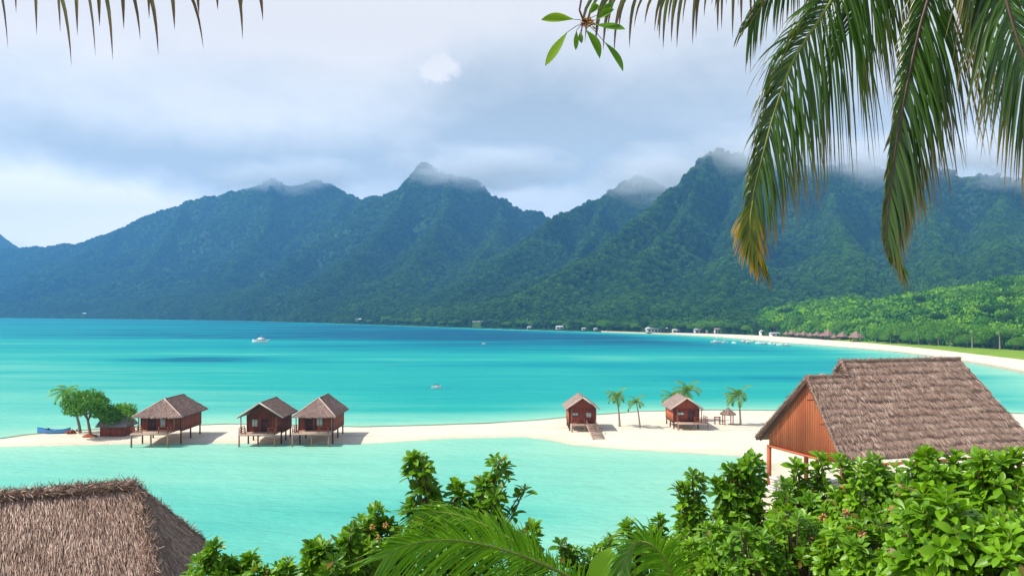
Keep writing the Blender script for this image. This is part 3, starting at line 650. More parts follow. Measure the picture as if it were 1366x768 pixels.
def palm(name, loc, H_, R_, nf, seed, lab, group=None, lean=(0.3, 0), leafmat=None, wind=(0, 0), width=0.14, spacing=0.12, cat='palm tree', elev=(5, 75)):
    rnd = random.Random(seed); root = empty(name, loc, 0, lab, cat, group)
    tk = MB(); n = 12; pts = []
    for i in range(n): f_ = i/(n-1); pts.append((lean[0]*f_**1.6, lean[1]*f_**1.6, H_*f_-0.3*(i == 0)))
    tk.tube(pts, [0.19*(1.35-0.75*(i/(n-1))) *(1.25 if i == 0 else 1)*H_/6.5 for i in range(n)], 9, jitter=0.07); tk.build('trunk', M['palmbark'], root)
    c = Vector(pts[-1])
    for k in range(nf):
        an = k*2.399+rnd.uniform(-.3, .3); e = R(elev[1]-(elev[1]-elev[0])*(k/(nf-1))**0.8 + rnd.uniform(-8, 8)); Lf = R_*rnd.uniform(0.85, 1.1)
        h = Vector((math.cos(an)+wind[0], math.sin(an)+wind[1], 0)); h.normalize(); P_ = [c]; p_ = c.copy(); pitch = e
        for q in range(6):
            p_ = p_ + (h*math.cos(pitch)+Vector((0, 0, math.sin(pitch))))*Lf/6; P_.append(p_.copy()); pitch -= R(13+7*rnd.random())
            h = (h + Vector((wind[0], wind[1], 0))*0.12).normalized()
        frond('frond', P_, 0.035, lambda f_, s: R_*0.34*math.sin(math.pi*min(1, 0.12+0.88*f_))**0.7 if f_ > 0.06 else 0, spacing, width, root, leafmat or M['youngpalm'], M['rachis'], seed*31+k, droop=0.8, nseg=2)
    return root

# trees on the headland: four kinds, copied tree by tree
protos = [tree_proto('broadleaf_tree', 11, 11, 3400, 0.62, M['midleaf'], 1, 'mid green rounded tree in the wooded slope behind the bay beach'),
          tree_proto('broadleaf_tree', 10, 12, 3400, 0.62, M['limeleaf'], 2, 'bright lime green spreading tree in the wooded slope behind the bay beach'),
          tree_proto('broadleaf_tree', 12, 10, 3400, 0.62, M['darkleaf'], 3, 'dark green dense tree in the wooded slope behind the bay beach'),
          tree_proto('broadleaf_tree', 8, 8.5, 3000, 0.5, M['limeleaf'], 4, 'low bright bushy tree at the edge of the lawn behind the beach', trunk_h=0.18, zc=.16, nclump=22)]
farpalm = palm('coconut_palm', (0, 0, 0), 10.5, 4.0, 15, 5, 'tall coconut palm rising at the edge of the trees behind the beach', 'palms among the beachfront trees', (0.8, 0), M['palmgreen'], width=0.22, spacing=0.22, elev=(-20, 70))
used = set()
def put(pr, x, y, z, s, rz, group=None, label=None):
    key = pr.name
    if key in used: o = copy_tree(pr)
    else: o = pr; used.add(key)
    o.location = (x, y, z); o.scale = (s, s, s*random.uniform(0.9, 1.15)); o.rotation_euler[2] = rz
    if group: o['group'] = group
    if label: o['label'] = label
    return o
rt = random.Random(21)
# front row along the back of the beach and lawn
for i in range(84):
    px_ = 1040+(1460-1040)*(i+rt.random()*0.8)/84; y_ = float(yl(px_)) + rt.uniform(5, 22) + (10 if px_ < 1160 else 0)
    k = rt.choice([1, 3, 3, 3, 3, 3, 3]); z_ = float(hill_at(px_, y_)); put(protos[k], (px_-683)/FPX*y_, y_, z_-0.3, rt.uniform(0.75, 1.25), rt.uniform(0, 6.3), 'trees behind the bay beach')
for i in range(140):
    px_ = rt.uniform(1035, 1450); y_ = float(yl(px_)) + 20 + 330*rt.random()**1.3
    k = rt.choice([0, 0, 1, 2, 0, 1, 2]) if px_ < 1230 else rt.choice([1, 1, 0, 1, 2]); z_ = float(hill_at(px_, y_))
    if z_ < 1.4: continue
    put(protos[k], (px_-683)/FPX*y_, y_, z_-0.5, rt.uniform(0.75, 1.15), rt.uniform(0, 6.3), 'trees behind the bay beach')
for i, (px_, dy_, s_) in enumerate([(1168, 6, .62), (1188, 4, .6), (1226, 5, .6), (1240, 9, .65), (1297, 4, .85), (1334, 3, .95), (1352, 9, .8), (1392, 4, .9), (1276, 12, .7), (1205, 12, .6), (1214, 3, .5), (1252, 4, .5), (1268, 6, .55), (1312, 8, .6)]):
    y_ = float(yl(px_))+dy_; put(farpalm, (px_-683)/FPX*y_, y_, float(hill_at(px_, y_)), s_, rt.uniform(0, 6.3))
# shoreline trees of the opposite shore
for i in range(80):
    px_ = 470 + 570*(i+rt.random())/80; y_ = float(yb(px_))+rt.uniform(3, 14); z_ = float(hill_at(px_, y_))
    if 632 < px_ < 664: continue
    put(protos[rt.choice([0, 1, 0, 2])], (px_-683)/FPX*y_, y_, z_-0.8, rt.uniform(0.6, 1.05), rt.uniform(0, 6.3), 'trees along the opposite shore', None)
# labels by kind and by where they stand
for o in list(C.objects):
    g_ = o.get('group')
    if o.parent is not None or g_ not in ('trees along the opposite shore', 'trees behind the bay beach', 'palms among the beachfront trees'): continue
    px_ = 683+o.location.x/o.location.y*FPX; dpt = o.location.y-float(yl(px_)); lb = o['label']
    if lb.startswith('tall coconut'):
        where = 'behind the far end of the thatched shelters' if px_ < 1195 else 'in the middle of the line of trees behind the lawn' if px_ < 1260 else 'on the near stretch of the lawn edge'
        big = 'short young' if o.scale[0] < .6 else 'slim' if o.scale[0] < .7 else 'tall' if o.scale[0] < .9 else 'very tall'
        o['label'] = big + ' coconut palm ' + where; continue
    kd = 'mid green rounded tree' if lb.startswith('mid') else 'bright lime green spreading tree' if lb.startswith('bright') else 'dark green dense tree' if lb.startswith('dark') else 'low bright bushy tree'
    if g_ == 'trees along the opposite shore':
        where = 'on the opposite waterline under the central peak' if px_ < 626 else 'on the opposite waterline past the terraced clearing' if px_ < 760 else 'on the opposite waterline by the pale cottages' if px_ < 862 else 'on the shore behind the beach buildings'
    else:
        z1 = 'behind the thatched shelters' if px_ < 1150 else 'above the bend of the beach' if px_ < 1240 else 'behind the near lawn'
        where = z1 + (', in the front row' if dpt < 40 else ', halfway up the slope' if dpt < 170 else ', near the headland crest')
    o['label'] = kd + ' ' + where

# ---- low cloud hanging on the summits: soft-edged, uneven
m, t, out = newmat('summit_mist'); pv = t.node('ShaderNodeVolumePrincipled'); pv.inputs['Color'].default_value = (0.93, 0.96, 1.0, 1)
oc = t.node('ShaderNodeTexCoord').outputs['Object']; ln = t.node('ShaderNodeVectorMath', operation='LENGTH'); t.put(ln.inputs[0], oc)
gp = wpos(t); nn = t.noise(t.vscale(gp, (0.6, 1.0, 1.5)), 0.0085, 5, 0.65)
dd_ = t.math('MULTIPLY', t.ss(t.math('ADD', ln.outputs['Value'], t.math('MULTIPLY', t.math('SUBTRACT', nn, 0.5), 2.0)), 0.10, 1.0, 1.0, 0.0), 0.016)
t.put(pv.inputs['Density'], dd_); t.l.new(pv.outputs[0], out.inputs['Volume']); M['mist'] = m
import bmesh
bm_ = bmesh.new(); bmesh.ops.create_icosphere(bm_, subdivisions=3, radius=1.0); mist_me = bpy.data.meshes.new('mist'); bm_.to_mesh(mist_me); bm_.free(); mist_me.materials.append(m)
for (px_, py_, Y_, wpx, hpx) in [(385, 234, 3080, 120, 28), (640, 222, 2440, 140, 36), (885, 232, 1985, 105, 48), (1050, 202, 1700, 150, 46), (1240, 204, 1640, 190, 54), (1400, 212, 1560, 160, 56)]:
    o = bpy.data.objects.new('mist', mist_me); C.objects.link(o); o.location = P(px_, py_, Y_*.985); s_ = Y_/FPX; o.scale = (wpx*s_, 110, hpx*s_); tag(o, kind='stuff')
M['thatch_far'] = mat_thatch('thatch_pink_brown', (0.20, 0.11, 0.09), (0.42, 0.27, 0.23), (0.5, 0.34, 0.29))
m, t, out = newmat('terrace_grass'); p = wpos(t); princ(t, out, t.mix(t.noise(p, 0.3, 5, 0.7), (0.02, 0.07, 0.010), (0.07, 0.14, 0.02)), 0.9, t.bump(t.noise(p, 1.0, 3), 0.8, 0.6), 0.1); M['terrace'] = m
# ================================================================== BUILDINGS ON THE SANDBAR
def thatch_face(mb, A, B, Cc, D, n, L, w, rg, courses=0, over=0.1, lift=0.06, base=True, thick=0.12, fan=0.25, bright=0.0):
    """A,B = eave left/right, Cc,D = ridge right/left (corners seen from outside). strands lie down the slope"""
    A, B, Cc, D = [np.array(q, float) for q in (A, B, Cc, D)]
    nrm = np.cross(B-A, D-A) if np.linalg.norm(D-A) > 1e-6 else np.cross(B-A, Cc-A)
    nrm = nrm/np.linalg.norm(nrm)
    if nrm[2] < 0: nrm = -nrm
    if base:
        mb.add([A, B, Cc, D], [(0, 1, 2, 3)], (0.2, 0.5, 0.2)); q = nrm*thick; q2 = np.array([0, 0, thick])
        mb.add([A-q2, B-q2, Cc-q2, D-q2], [(3, 2, 1, 0)], (0.1, 0.5, 0.1)); mb.add([A, B, B-q2, A-q2], [(3, 2, 1, 0)], (0.1, 0.5, 0.1))
        mb.add([A, D, D-q2, A-q2], [(0, 1, 2, 3)], (0.1, 0.5, 0.1)); mb.add([B, Cc, Cc-q2, B-q2], [(3, 2, 1, 0)], (0.1, 0.5, 0.1))
    we, wr_ = np.linalg.norm(B-A), np.linalg.norm(Cc-D); S = np.linalg.norm((A+B)/2-(Cc+D)/2)
    v = rg.random(n*3); keep = rg.random(n*3) < (we+(wr_-we)*v)/max(we, wr_); v = v[keep][:n]; n = len(v); u = rg.random(n)
    if courses: ci = np.floor(v*courses + rg.normal(0, .05, n)); tipv = ci/courses + (0.55/courses)*vnoise(u*9+ci*3.7, ci*1.9, 3) + (0.35/courses)*vnoise(u*40, ci*2.3, 8) + rg.normal(0, 0.010, n); v0 = tipv + L/S
    else: v0 = v; tipv = v0 - L/S
    v0 = np.clip(v0, 0, 1.0); L_ = L*rg.uniform(0.6, 1.15, n)
    def pt(u, v): return (A*(1-u)[:, None]+B*u[:, None])*(1-v)[:, None] + (D*(1-u)[:, None]+Cc*u[:, None])*v[:, None]
    p0 = pt(u, v0); dn = pt(u, np.zeros(n))-pt(u, np.ones(n)); dn /= np.linalg.norm(dn, axis=1)[:, None]
    sd_ = np.cross(dn, nrm); dn = dn + sd_*rg.normal(0, fan, n)[:, None]; dn /= np.linalg.norm(dn, axis=1)[:, None]; sd_ = np.cross(dn, nrm)
    # never beyond the eave
    maxL = v0*S + over*rg.uniform(0.2, 1.2, n); L_ = np.minimum(L_, maxL)
    up = rg.uniform(0.15, 1.0, n)*lift
    W = (w*rg.uniform(0.5, 1.4, n))[:, None]
    mid = p0 + dn*(L_*0.55)[:, None] + nrm*(up*0.7)[:, None] + np.array([0, 0, 0.01]); tip = p0 + dn*L_[:, None] + nrm*up[:, None] - np.array([0, 0, 1])*(np.clip(L_-v0*S, 0, 9)*0.5)[:, None]
    V = np.stack([p0-sd_*W*0.4+nrm*0.01, p0+sd_*W*0.4+nrm*0.01, mid+sd_*W*0.5, mid-sd_*W*0.5, tip+sd_*W*0.15, tip-sd_*W*0.15], 1).reshape(-1, 3)
    i = np.arange(n)[:, None]*6; F = np.concatenate([i+np.array([[0, 1, 2, 3]]), i+np.array([[3, 2, 4, 5]])])
    cr = np.repeat(np.clip(rg.random(n)**1.2 + bright, 0, 1), 6); c3 = np.stack([cr, cr*0, np.repeat(rg.random(n), 6)], -1); mb.add(V, F, c3)
def boards(mb, a, b, z0, z1, thick, bw=0.16, rnd=random, gap=0.008):
    """upright boards between plan points a and b"""
    a = Vector((a[0], a[1], 0)); b = Vector((b[0], b[1], 0)); L = (b-a).length; n = max(1, int(L/bw)); ang = math.atan2(b.y-a.y, b.x-a.x)
    for i in range(n):
        c = a.lerp(b, (i+0.5)/n); mb.box((c.x, c.y, (z0+z1)/2), (L/n-gap, thick+rnd.uniform(0, .012), z1-z0), ang, col=(rnd.random(), .5, .5))
def window(root, c, w, h, facing, curtain=True):
    """facing: unit vector out of the wall"""
    f = Vector(facing); s = Vector((-f.y, f.x, 0)); rz = math.atan2(s.y, s.x); c = Vector(c)
    fr_ = MB(); t_ = 0.07
    for q in (-1, 1):
        cc = c+s*q*(w/2); fr_.box(tuple(cc+f*0.03), (t_, 0.09, h+t_), rz); cc = c+Vector((0, 0, q*h/2)); fr_.box(tuple(cc+f*0.032), (w-t_-0.004, 0.086, t_), rz)
    fr_.box(tuple(c+f*0.034), (0.04, 0.05, h-t_-0.01), rz)
    o = fr_.build('window', M['darkwood'], root)
    pn = MB(); pn.box(tuple(c+f*0.012), (w-0.05, 0.02, h-0.05), rz); pn.build('curtain' if curtain else 'pane', M['curtain'] if curtain else M['darkglass'], o)
def railing(root, pts, zf, h=0.85, mat='redwood'):
    mb = MB()
    for i in range(len(pts)-1):
        a = Vector((*pts[i], zf)); b = Vector((*pts[i+1], zf)); n = max(1, round((b-a).length/1.1))
        for k in range(n+1):
            if k == 0 and i > 0: continue
            c = a.lerp(b, k/n); mb.box((c.x, c.y, zf+h/2), (0.09, 0.09, h))
        for zz in (h, h*0.55, h*.25): mb.beam(a+Vector((0, 0, zz+.02)), b+Vector((0, 0, zz+.02)), 0.06)
    return mb.build('railing', M[mat], root)
def hut(label, cx, yF, yB, hwW, hwE, yE, yEb, yR0, yR1, zfl, zE, zR, deck, style, thatch, wallmat, frontmat, group, rail=None, stairs=None, wins=(), door=None, side_win=False, seed=1, nst=2600, sidewall=None):
    """local origin on the ground under the middle of the front wall. style: 'hip' front slope or 'gable' front"""
    rnd = random.Random(seed); rg = np.random.default_rng(seed); root = empty('stilt_hut', (cx, yF, 0), 0, label, 'hut', group)
    def l(x, y, z): return (x-cx, y-yF, z)
    W0, W1 = -hwW, hwW; D_ = yB-yF
    zt = zE+0.12
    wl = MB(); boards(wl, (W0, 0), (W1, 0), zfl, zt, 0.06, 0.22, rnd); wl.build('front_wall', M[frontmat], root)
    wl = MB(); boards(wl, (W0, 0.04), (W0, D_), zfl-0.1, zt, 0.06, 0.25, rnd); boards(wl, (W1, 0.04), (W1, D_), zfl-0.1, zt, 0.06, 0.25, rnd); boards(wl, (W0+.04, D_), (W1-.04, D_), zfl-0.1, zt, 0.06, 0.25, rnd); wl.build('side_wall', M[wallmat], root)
    if style == 'gable':
        gb = MB(); zz = zR-0.15; gb.add([(W0, -.02, zt), (W1, -.02, zt), (0, -.02, zz), (W0, .05, zt), (W1, .05, zt), (0, .05, zz)], [(0, 1, 2), (3, 5, 4)]); gb.add([(W0, -.02, zt), (W1, -.02, zt), (W1, .05, zt), (W0, .05, zt)], [(0, 1, 2, 3)])
        gb.beam((W0, -.08, zt), (W1, -.08, zt), 0.14); gb.beam((0, -.06, zt+.07), (0, -.06, zz-.1), 0.1); gb.build('gable', M['redwood'], root)
    # corner posts and floor frame
    fm = MB()
    for x in (W0, W1):
        for y in (0, D_): fm.box((x, y-0.02 if y == 0 else y+0.02, (zfl+zt)/2), (0.14, 0.14, zt-zfl+.1))
    fm.beam((W0, 0, zfl-.13), (W0, D_, zfl-.13), 0.14, 0.16); fm.beam((W1, 0, zfl-.13), (W1, D_, zfl-.13), 0.14, 0.16); fm.build('corner_frame', M['darkwood'], root)
    # floor and porch deck
    x0, x1, yd = deck; dk = MB(); y = yd
    while y < yF-0.1: dk.box(l((x0+x1)/2, y+0.09, zfl-0.03), (x1-x0, 0.165, 0.05), col=(rnd.random(), .5, .5)); y += 0.18
    dk.box(((W0+W1)/2, D_/2+.05, zfl-0.06), (2*hwW-.2, D_-.1, 0.06)); dk.beam(l(x0, yd+.03, zfl-.14), l(x1, yd+.03, zfl-.14), 0.10, 0.16); dk.build('deck', M['deckwood'], root)
    # stilts, each its own part
    for (x, y) in [(x0+.1, yd+.12), (x1-.1, yd+.12), ((x0+x1)/2+.1, yd+.3)] + [(cx+a, yF+b) for a in (W0+.08, W1-.08) for b in (0.25, D_*.5, D_-.12)]:
        g_ = gz(x, y); mb = MB(); mb.tube([l(x, y, (g_-0.6)), l(x, y, zfl-.1)], [0.13, 0.11], 7, jitter=0.05); mb.build('stilt', M['postwood' if y < yF else 'darkwood'], root)
    # porch posts up to the eave
    for x in (x0+.12, x1-.12):
        mb = MB(); mb.box(l(min(max(x, cx-hwE+.25), cx+hwE-.25), max(yd+.2, yE+.25), (zfl+zE)/2+.04), (0.12, 0.12, zE-zfl+.05)); mb.build('porch_post', M['postwood'], root)
    for (wx, wz, ww, wh) in wins: window(root, (wx, -0.035, wz), ww, wh, (0, -1, 0))
    if door:
        dm = MB(); boards(dm, (door[0]-.42, -.06), (door[0]+.42, -.06), zfl, zfl+1.75, 0.04, 0.2, rnd); dm.beam((door[0]-.48, -.08, zfl), (door[0]-.48, -.08, zfl+1.82), .08); dm.beam((door[0]+.48, -.08, zfl), (door[0]+.48, -.08, zfl+1.82), .08); dm.beam((door[0]-.52, -.082, zfl+1.82), (door[0]+.52, -.082, zfl+1.82), .08)
        do = dm.build('door', M['darkwood'], root); hd = MB(); hd.box((door[0]+.3, -.12, zfl+.9), (.05, .05, .16)); hd.build('handle', M['postwood'], do)
    # roof
    rf = MB(); eL, eR = -hwE, hwE; yf_, yb_ = yE-yF, yEb-yF; r0, r1 = yR0-yF, yR1-yF
    ba = (eL, yf_, zE); bb = (eR, yf_, zE); bc = (eR, yb_, zE); bd = (eL, yb_, zE); ra = (0, r0, zR); rb_ = (0, r1, zR)
    if style == 'gable': ra = (0, yf_-0.25, zR)
    thatch_face(rf, bd, ba, ra, rb_, nst, 0.45, 0.05, rg, 9, 0.16, 0.06); thatch_face(rf, bb, bc, rb_, ra, nst, 0.45, 0.05, rg, 9, 0.16, 0.06)
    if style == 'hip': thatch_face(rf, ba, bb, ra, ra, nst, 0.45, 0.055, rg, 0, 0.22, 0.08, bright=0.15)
    if r1 < yb_-0.3: thatch_face(rf, bc, bd, rb_, rb_, nst//2, 0.45, 0.05, rg, 8, 0.16, 0.06)
    ro = rf.build('roof', M[thatch], root)
    cp = MB(); cp.tube([ra, rb_], 0.09, 7, (0.3, .5, .3), jitter=.15); cp.build('ridge_cap', M['thatch'], ro)
    for e in ((ba, bb) if style == 'hip' else ()):
        cp = MB(); a = Vector(ra); b = Vector(e); pts = [a.lerp(b, k/6)+Vector((0, 0, .05)) for k in range(7)]; cp.tube(pts, 0.075, 6, (0.7, .5, .6), jitter=.2); cp.build('hip_cap', M['cap'], ro)
    if style == 'gable':
        for s_, e in ((-1, ba), (1, bb)):
            cp = MB(); cp.beam(Vector(ra)+Vector((0, -.06, .03)), Vector(e)+Vector((0, -.06, .03)), 0.07, 0.2, (0.7, .5, .6)); cp.build('bargeboard', M['cap'], ro)
    if rail:
        for r_ in rail: railing(root, [(a-cx, b-yF) for a, b in r_], zfl)
    if stairs:
        (sx0, sx1, sy0, sx2, sx3, sy1, zb, ns) = stairs
        st = empty('stairs', (0, 0, 0)); st.parent = root
        for s_ in (0, 1):
            mb = MB(); a = l(sx0 if s_ == 0 else sx1, sy0, zfl-.1); b = l(sx2 if s_ == 0 else sx3, sy1, zb); mb.beam(a, b, 0.09, 0.2); mb.build('stringer', M['deckwood'], st)
            mb = MB(); 
            a2 = Vector(a)+Vector((0, 0, .75)); b2 = Vector(b)+Vector((0, 0, .6)); b2 = a2.lerp(b2, .45)
            mb.beam(a2, b2, .06); mb.beam(a, a2, .09); mb.beam(Vector(a).lerp(Vector(b), .45), b2, .09); mb.build('handrail', M['postwood'], st)
        for i in range(ns):
            f_ = (i+.5)/ns; xa = sx0+(sx2-sx0)*f_; xb = sx1+(sx3-sx1)*f_; mb = MB(); mb.box(l((xa+xb)/2, sy0+(sy1-sy0)*f_, zfl-.02+(zb-zfl+.1)*f_), (xb-xa+.16, abs(sy1-sy0)/ns*.62, 0.07)); mb.build('step', M['deckwood'], st)
    return root
HG = 'thatched huts on stilts along the sandbar'
hut('brown hut on stilts with pale lined hipped thatch, beside the leafy green trees', -50.4, 118.4, 126, 2.85, 3.55, 117, 127.2, 119.5, 126.4, 1.96, 4.0, 6.3, (-53.2, -47.9, 114.9), 'hip', 'thatch_hut', 'orangewood' if False else 'redwood', 'redwood', HG,
    rail=[[(-53.1, 118), (-53.1, 115), (-51.6, 115)], [(-49.3, 115), (-48.0, 115), (-48.0, 118)]], wins=[(0.3, 3.05, .8, 1.3)], door=(-1.3,), seed=3)
hut('dark red hut on stilts with gable front, middle one of three at the lagoon edge', -35.5, 118.2, 123.4, 2.45, 3.25, 116.2, 124.4, 116.2, 124.4, 1.75, 4.0, 6.1, (-38.4, -33.2, 115.6), 'gable', 'thatch_hut', 'redwood', 'redwood', HG,
    rail=[[(-38.3, 118), (-38.3, 115.7), (-37.4, 115.7)], [(-34.2, 115.7), (-33.3, 115.7), (-33.3, 118)]], wins=[(-1.35, 3.0, .9, 1.1)], door=(0.1,), seed=4)
hut('red brown hut on stilts with pale hip lines, standing close against the gable fronted hut', -28.2, 118.6, 126, 2.45, 3.1, 117.3, 127, 120.4, 126.6, 1.9, 4.0, 6.35, (-30.9, -25.6, 115.6), 'hip', 'thatch_hut', 'redwood', 'redwood', HG,
    rail=[[(-30.8, 118), (-30.8, 115.7), (-30.0, 115.7)], [(-27.2, 115.7), (-25.8, 115.7)]], wins=[(0.55, 3.1, .95, 1.2)], door=(-1.0,), seed=5)
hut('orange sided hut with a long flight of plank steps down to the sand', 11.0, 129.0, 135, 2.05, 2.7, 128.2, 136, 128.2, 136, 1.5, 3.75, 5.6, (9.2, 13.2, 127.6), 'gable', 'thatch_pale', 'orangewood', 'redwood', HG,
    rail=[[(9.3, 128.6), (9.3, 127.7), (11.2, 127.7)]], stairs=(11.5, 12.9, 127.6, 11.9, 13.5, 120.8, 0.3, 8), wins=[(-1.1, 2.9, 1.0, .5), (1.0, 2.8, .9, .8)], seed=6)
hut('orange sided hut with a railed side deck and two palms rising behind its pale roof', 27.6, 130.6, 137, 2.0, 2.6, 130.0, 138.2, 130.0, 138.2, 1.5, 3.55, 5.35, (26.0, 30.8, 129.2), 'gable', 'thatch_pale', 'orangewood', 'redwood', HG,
    rail=[[(28.6, 129.3), (30.7, 129.3), (30.7, 132)]], wins=[(-0.9, 2.8, 1.1, .5)], door=(0.9,), seed=7)
# small storehouse half hidden behind the bush
r = empty('storage_hut', (-59.6, 123.5, 0.25), 0, 'low dark storage hut with a grey thatch roof, half hidden behind the round green bush', 'hut'); rg = np.random.default_rng(5)
mb = MB()
for a, b in (((-2.1, 0), (1.6, 0)), ((1.6, .04), (1.6, 3)), ((1.56, 3), (-2.1, 3)), ((-2.1, 3), (-2.1, .04))): boards(mb, a, b, -.2, 1.75, .06, .25)
mb.build('wall', M['redwood'], r); mb = MB(); ba, bb, bc, bd = (-2.5, -.6, 1.55), (2.0, -.6, 1.55), (2.0, 3.6, 1.55), (-2.5, 3.6, 1.55); ra, rb_ = (-2.0, 1.5, 3.2), (1.6, 1.5, 3.2)
thatch_face(mb, ba, bb, rb_, ra, 2400, .45, .055, rg, 7, .15); thatch_face(mb, bc, bd, ra, rb_, 900, .45, .055, rg, 7, .15); thatch_face(mb, bb, bc, rb_, rb_, 900, .45, .055, rg, 7, .15); thatch_face(mb, bd, ba, ra, ra, 900, .45, .055, rg, 7, .15)
mb.build('roof', M['thatch_grey'], r)
# little thatched shelter
def parasol_hut(name, loc, w, hE, hA, label, group, cat, n=1500, posts=4, thatch='thatch_hut', lean=0.0):
    r = empty(name, loc, 0, label, cat, group); rg = np.random.default_rng(int(abs(loc[0]*7)) % 999); k = 6; mb = MB()
    pts = [(w/2*math.cos(2*math.pi*i/k+.3), w/2*math.sin(2*math.pi*i/k+.3), hE) for i in range(k)]
    for i in range(k): thatch_face(mb, pts[i], pts[(i+1) % k], (0, 0, hA), (0, 0, hA), n//k, .4*w/2.6, .05*w/2.6, rg, 4, .14*w/2.6, .05, True, .06)
    mb.build('roof', M[thatch], r)
    if posts == 1: mb = MB(); mb.tube([(0, 0, -.2), (0, 0, hA-.1)], .07*w/2.6, 7); mb.build('post', M['darkwood'], r)
    else:
        for i in range(posts): an = 2*math.pi*(i+.5)/posts; mb = MB(); mb.tube([(w*.33*math.cos(an), w*.33*math.sin(an), -.2), (w*.33*math.cos(an), w*.33*math.sin(an), hE+.15)], .075*w/2.6, 7); mb.build('post', M['redwood'], r)
    return r
parasol_hut('beach_shelter', (35.6, 136.0, 0.3), 2.9, 1.75, 2.85, 'small open shelter of brown thatch on four red posts beside a lone palm', None, 'shelter')
# posts and plank table at the shelter's side
r = empty('plank_table', (33.9, 136.2, 0.3), 0, 'low red plank table at the edge of the small thatched shelter', 'table'); mb = MB(); mb.box((0, 0, 1.25), (1.0, .8, .08)); mb.build('table_top', M['redwood'], r)
for x in (-.4, .4):
    for y in (-.3, .3): mb = MB(); mb.box((x, y, .58), (.09, .09, 1.26)); mb.build('leg', M['redwood'], r)

# ------------------------------------------------------------------ the open pavilion with the large thatched roof
zE, zL, zM = 5.6, None, None
F_ = P(1122, 612, 1); Yf_ = (CAMH-zE)*FPX/(612-HOR); Yb_ = (CAMH-zE)*FPX/(583-HOR)
Fc = Vector(((1122-683)/FPX*Yf_, Yf_, 0)); Bc = Vector(((1008-683)/FPX*Yb_, Yb_, 0)); span = (Bc-Fc); mid = (Fc+Bc)/2; gd = span.normalized(); d_ = Vector((-gd.y, gd.x, 0)); d_ = d_ if d_.x > 0 else -d_
def at_px(px):      # how far along the ridge axis a column of the photo lies
    q = (px-683)/FPX; return (q*mid.y-mid.x)/(d_.x-q*d_.y)
t0 = 0.0; tl0 = at_px(1069); t1 = at_px(1122); t2 = at_px(1279)
zL = CAMH-(502-HOR)/FPX*(mid+d_*tl0).y; zM = (CAMH-(480-HOR)/FPX*(mid+d_*t1).y + CAMH-(481-HOR)/FPX*(mid+d_*t2).y)/2
half = span.length/2; print('PAVILION', Fc, Bc, half, t1, t2, zL, zM)
ang = math.atan2(d_.y, d_.x)
pav = empty('beach_pavilion', (mid.x, mid.y, 0), ang, 'large beach pavilion with stepped brown thatch roof and orange gable above the green bushes', 'pavilion')
rg = np.random.default_rng(9); te = t2+3.1; yF2, yB2 = -half, half
rf = MB()
eF0, eF1, eB0, eB1 = (0, yF2, zE), (te, yF2, zE), (0, yB2, zE), (te, yB2, zE); rM1, rM2 = (t1, 0, zM), (t2, 0, zM); yL = -half*(zM-zL)/(zM-zE); rL0, rL1 = (tl0-.2, yL, zL), (t1, yL, zL)
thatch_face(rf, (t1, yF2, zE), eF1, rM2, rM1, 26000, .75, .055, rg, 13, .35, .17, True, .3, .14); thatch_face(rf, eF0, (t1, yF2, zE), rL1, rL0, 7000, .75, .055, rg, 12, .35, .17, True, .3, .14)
thatch_face(rf, eB1, (t1, yB2, zE), rM1, rM2, 6000, .75, .07, rg, 13, .3, .08, True, .3); thatch_face(rf, (t1, yB2, zE), eB0, rL0, rL1, 3000, .75, .07, rg, 13, .3, .08, True, .3)
thatch_face(rf, eF1, eB1, rM2, rM2, 5000, .75, .07, rg, 13, .3, .08, True, .3)
thatch_face(rf, (t1, -.75*half*(zM-zL)/(zM-zE), zL), (t1, .75*half*(zM-zL)/(zM-zE), zL), rM1, rM1, 500, .5, .05, rg, 4, .1, .05, True, .1)
roof = rf.build('roof', M['thatch'], pav)
def cap(name, a, b, rad, n=900, L=.5):
    mb = MB(); a = Vector(a); b = Vector(b); m_ = max(2, int((b-a).length/.5)); mb.tube([a.lerp(b, k/m_)+Vector((0, 0, random.uniform(-.03, .03))) for k in range(m_+1)], rad, 10, (.35, .5, .3), jitter=.12)
    ax = np.array((b-a).normalized()); u = rg.random(n); th = rg.uniform(0, 2*np.pi, n); s_ = np.cross(ax, [0, 0, 1]); s_ /= np.linalg.norm(s_); up_ = np.cross(s_, ax)
    p0 = np.array(a)+np.array(b-a)*u[:, None]+(s_*np.cos(th)[:, None]+up_*np.sin(th)[:, None])*rad*1.02; dr = ax*rg.choice([-1, 1], n)[:, None]*rg.uniform(.4, 1, n)[:, None]+rg.normal(0, .35, (n, 3)); dr /= np.linalg.norm(dr, axis=1)[:, None]
    out_ = (s_*np.cos(th)[:, None]+up_*np.sin(th)[:, None]); w_ = np.cross(dr, out_)*.022; p1 = p0+dr*(L*rg.uniform(.4, 1, n))[:, None]+out_*.05
    V = np.stack([p0-w_, p0+w_, p1+w_*.4, p1-w_*.4], 1).reshape(-1, 3); c = np.repeat(rg.random(n), 4); mb.add(V, np.arange(4*n).reshape(-1, 4), np.stack([c, c*0, c], -1)); return mb.build(name, M['thatch'], roof)
cap('ridge_cap', (t1-.1, 0, zM+.05), (t2+.1, 0, zM+.05), .2); cap('ridge_cap', (tl0-.3, yL, zL+.05), (t1, yL, zL+.05), .19, 400); cap('step_cap', (t1, -.05, zM+.05), (t1-.02, -.95*half*(zM-zL)/(zM-zE), zL+.08), .17, 260); cap('step_cap', (t1, .05, zM+.05), (t1-.02, .95*half*(zM-zL)/(zM-zE), zL+.08), .15, 200)
cap('verge', (0, yF2, zE+.03), (tl0-.2, yL, zL+.03), .12, 700, .35); cap('verge', (0, yB2, zE+.03), (tl0-.2, yL, zL+.03), .12, 700, .35)
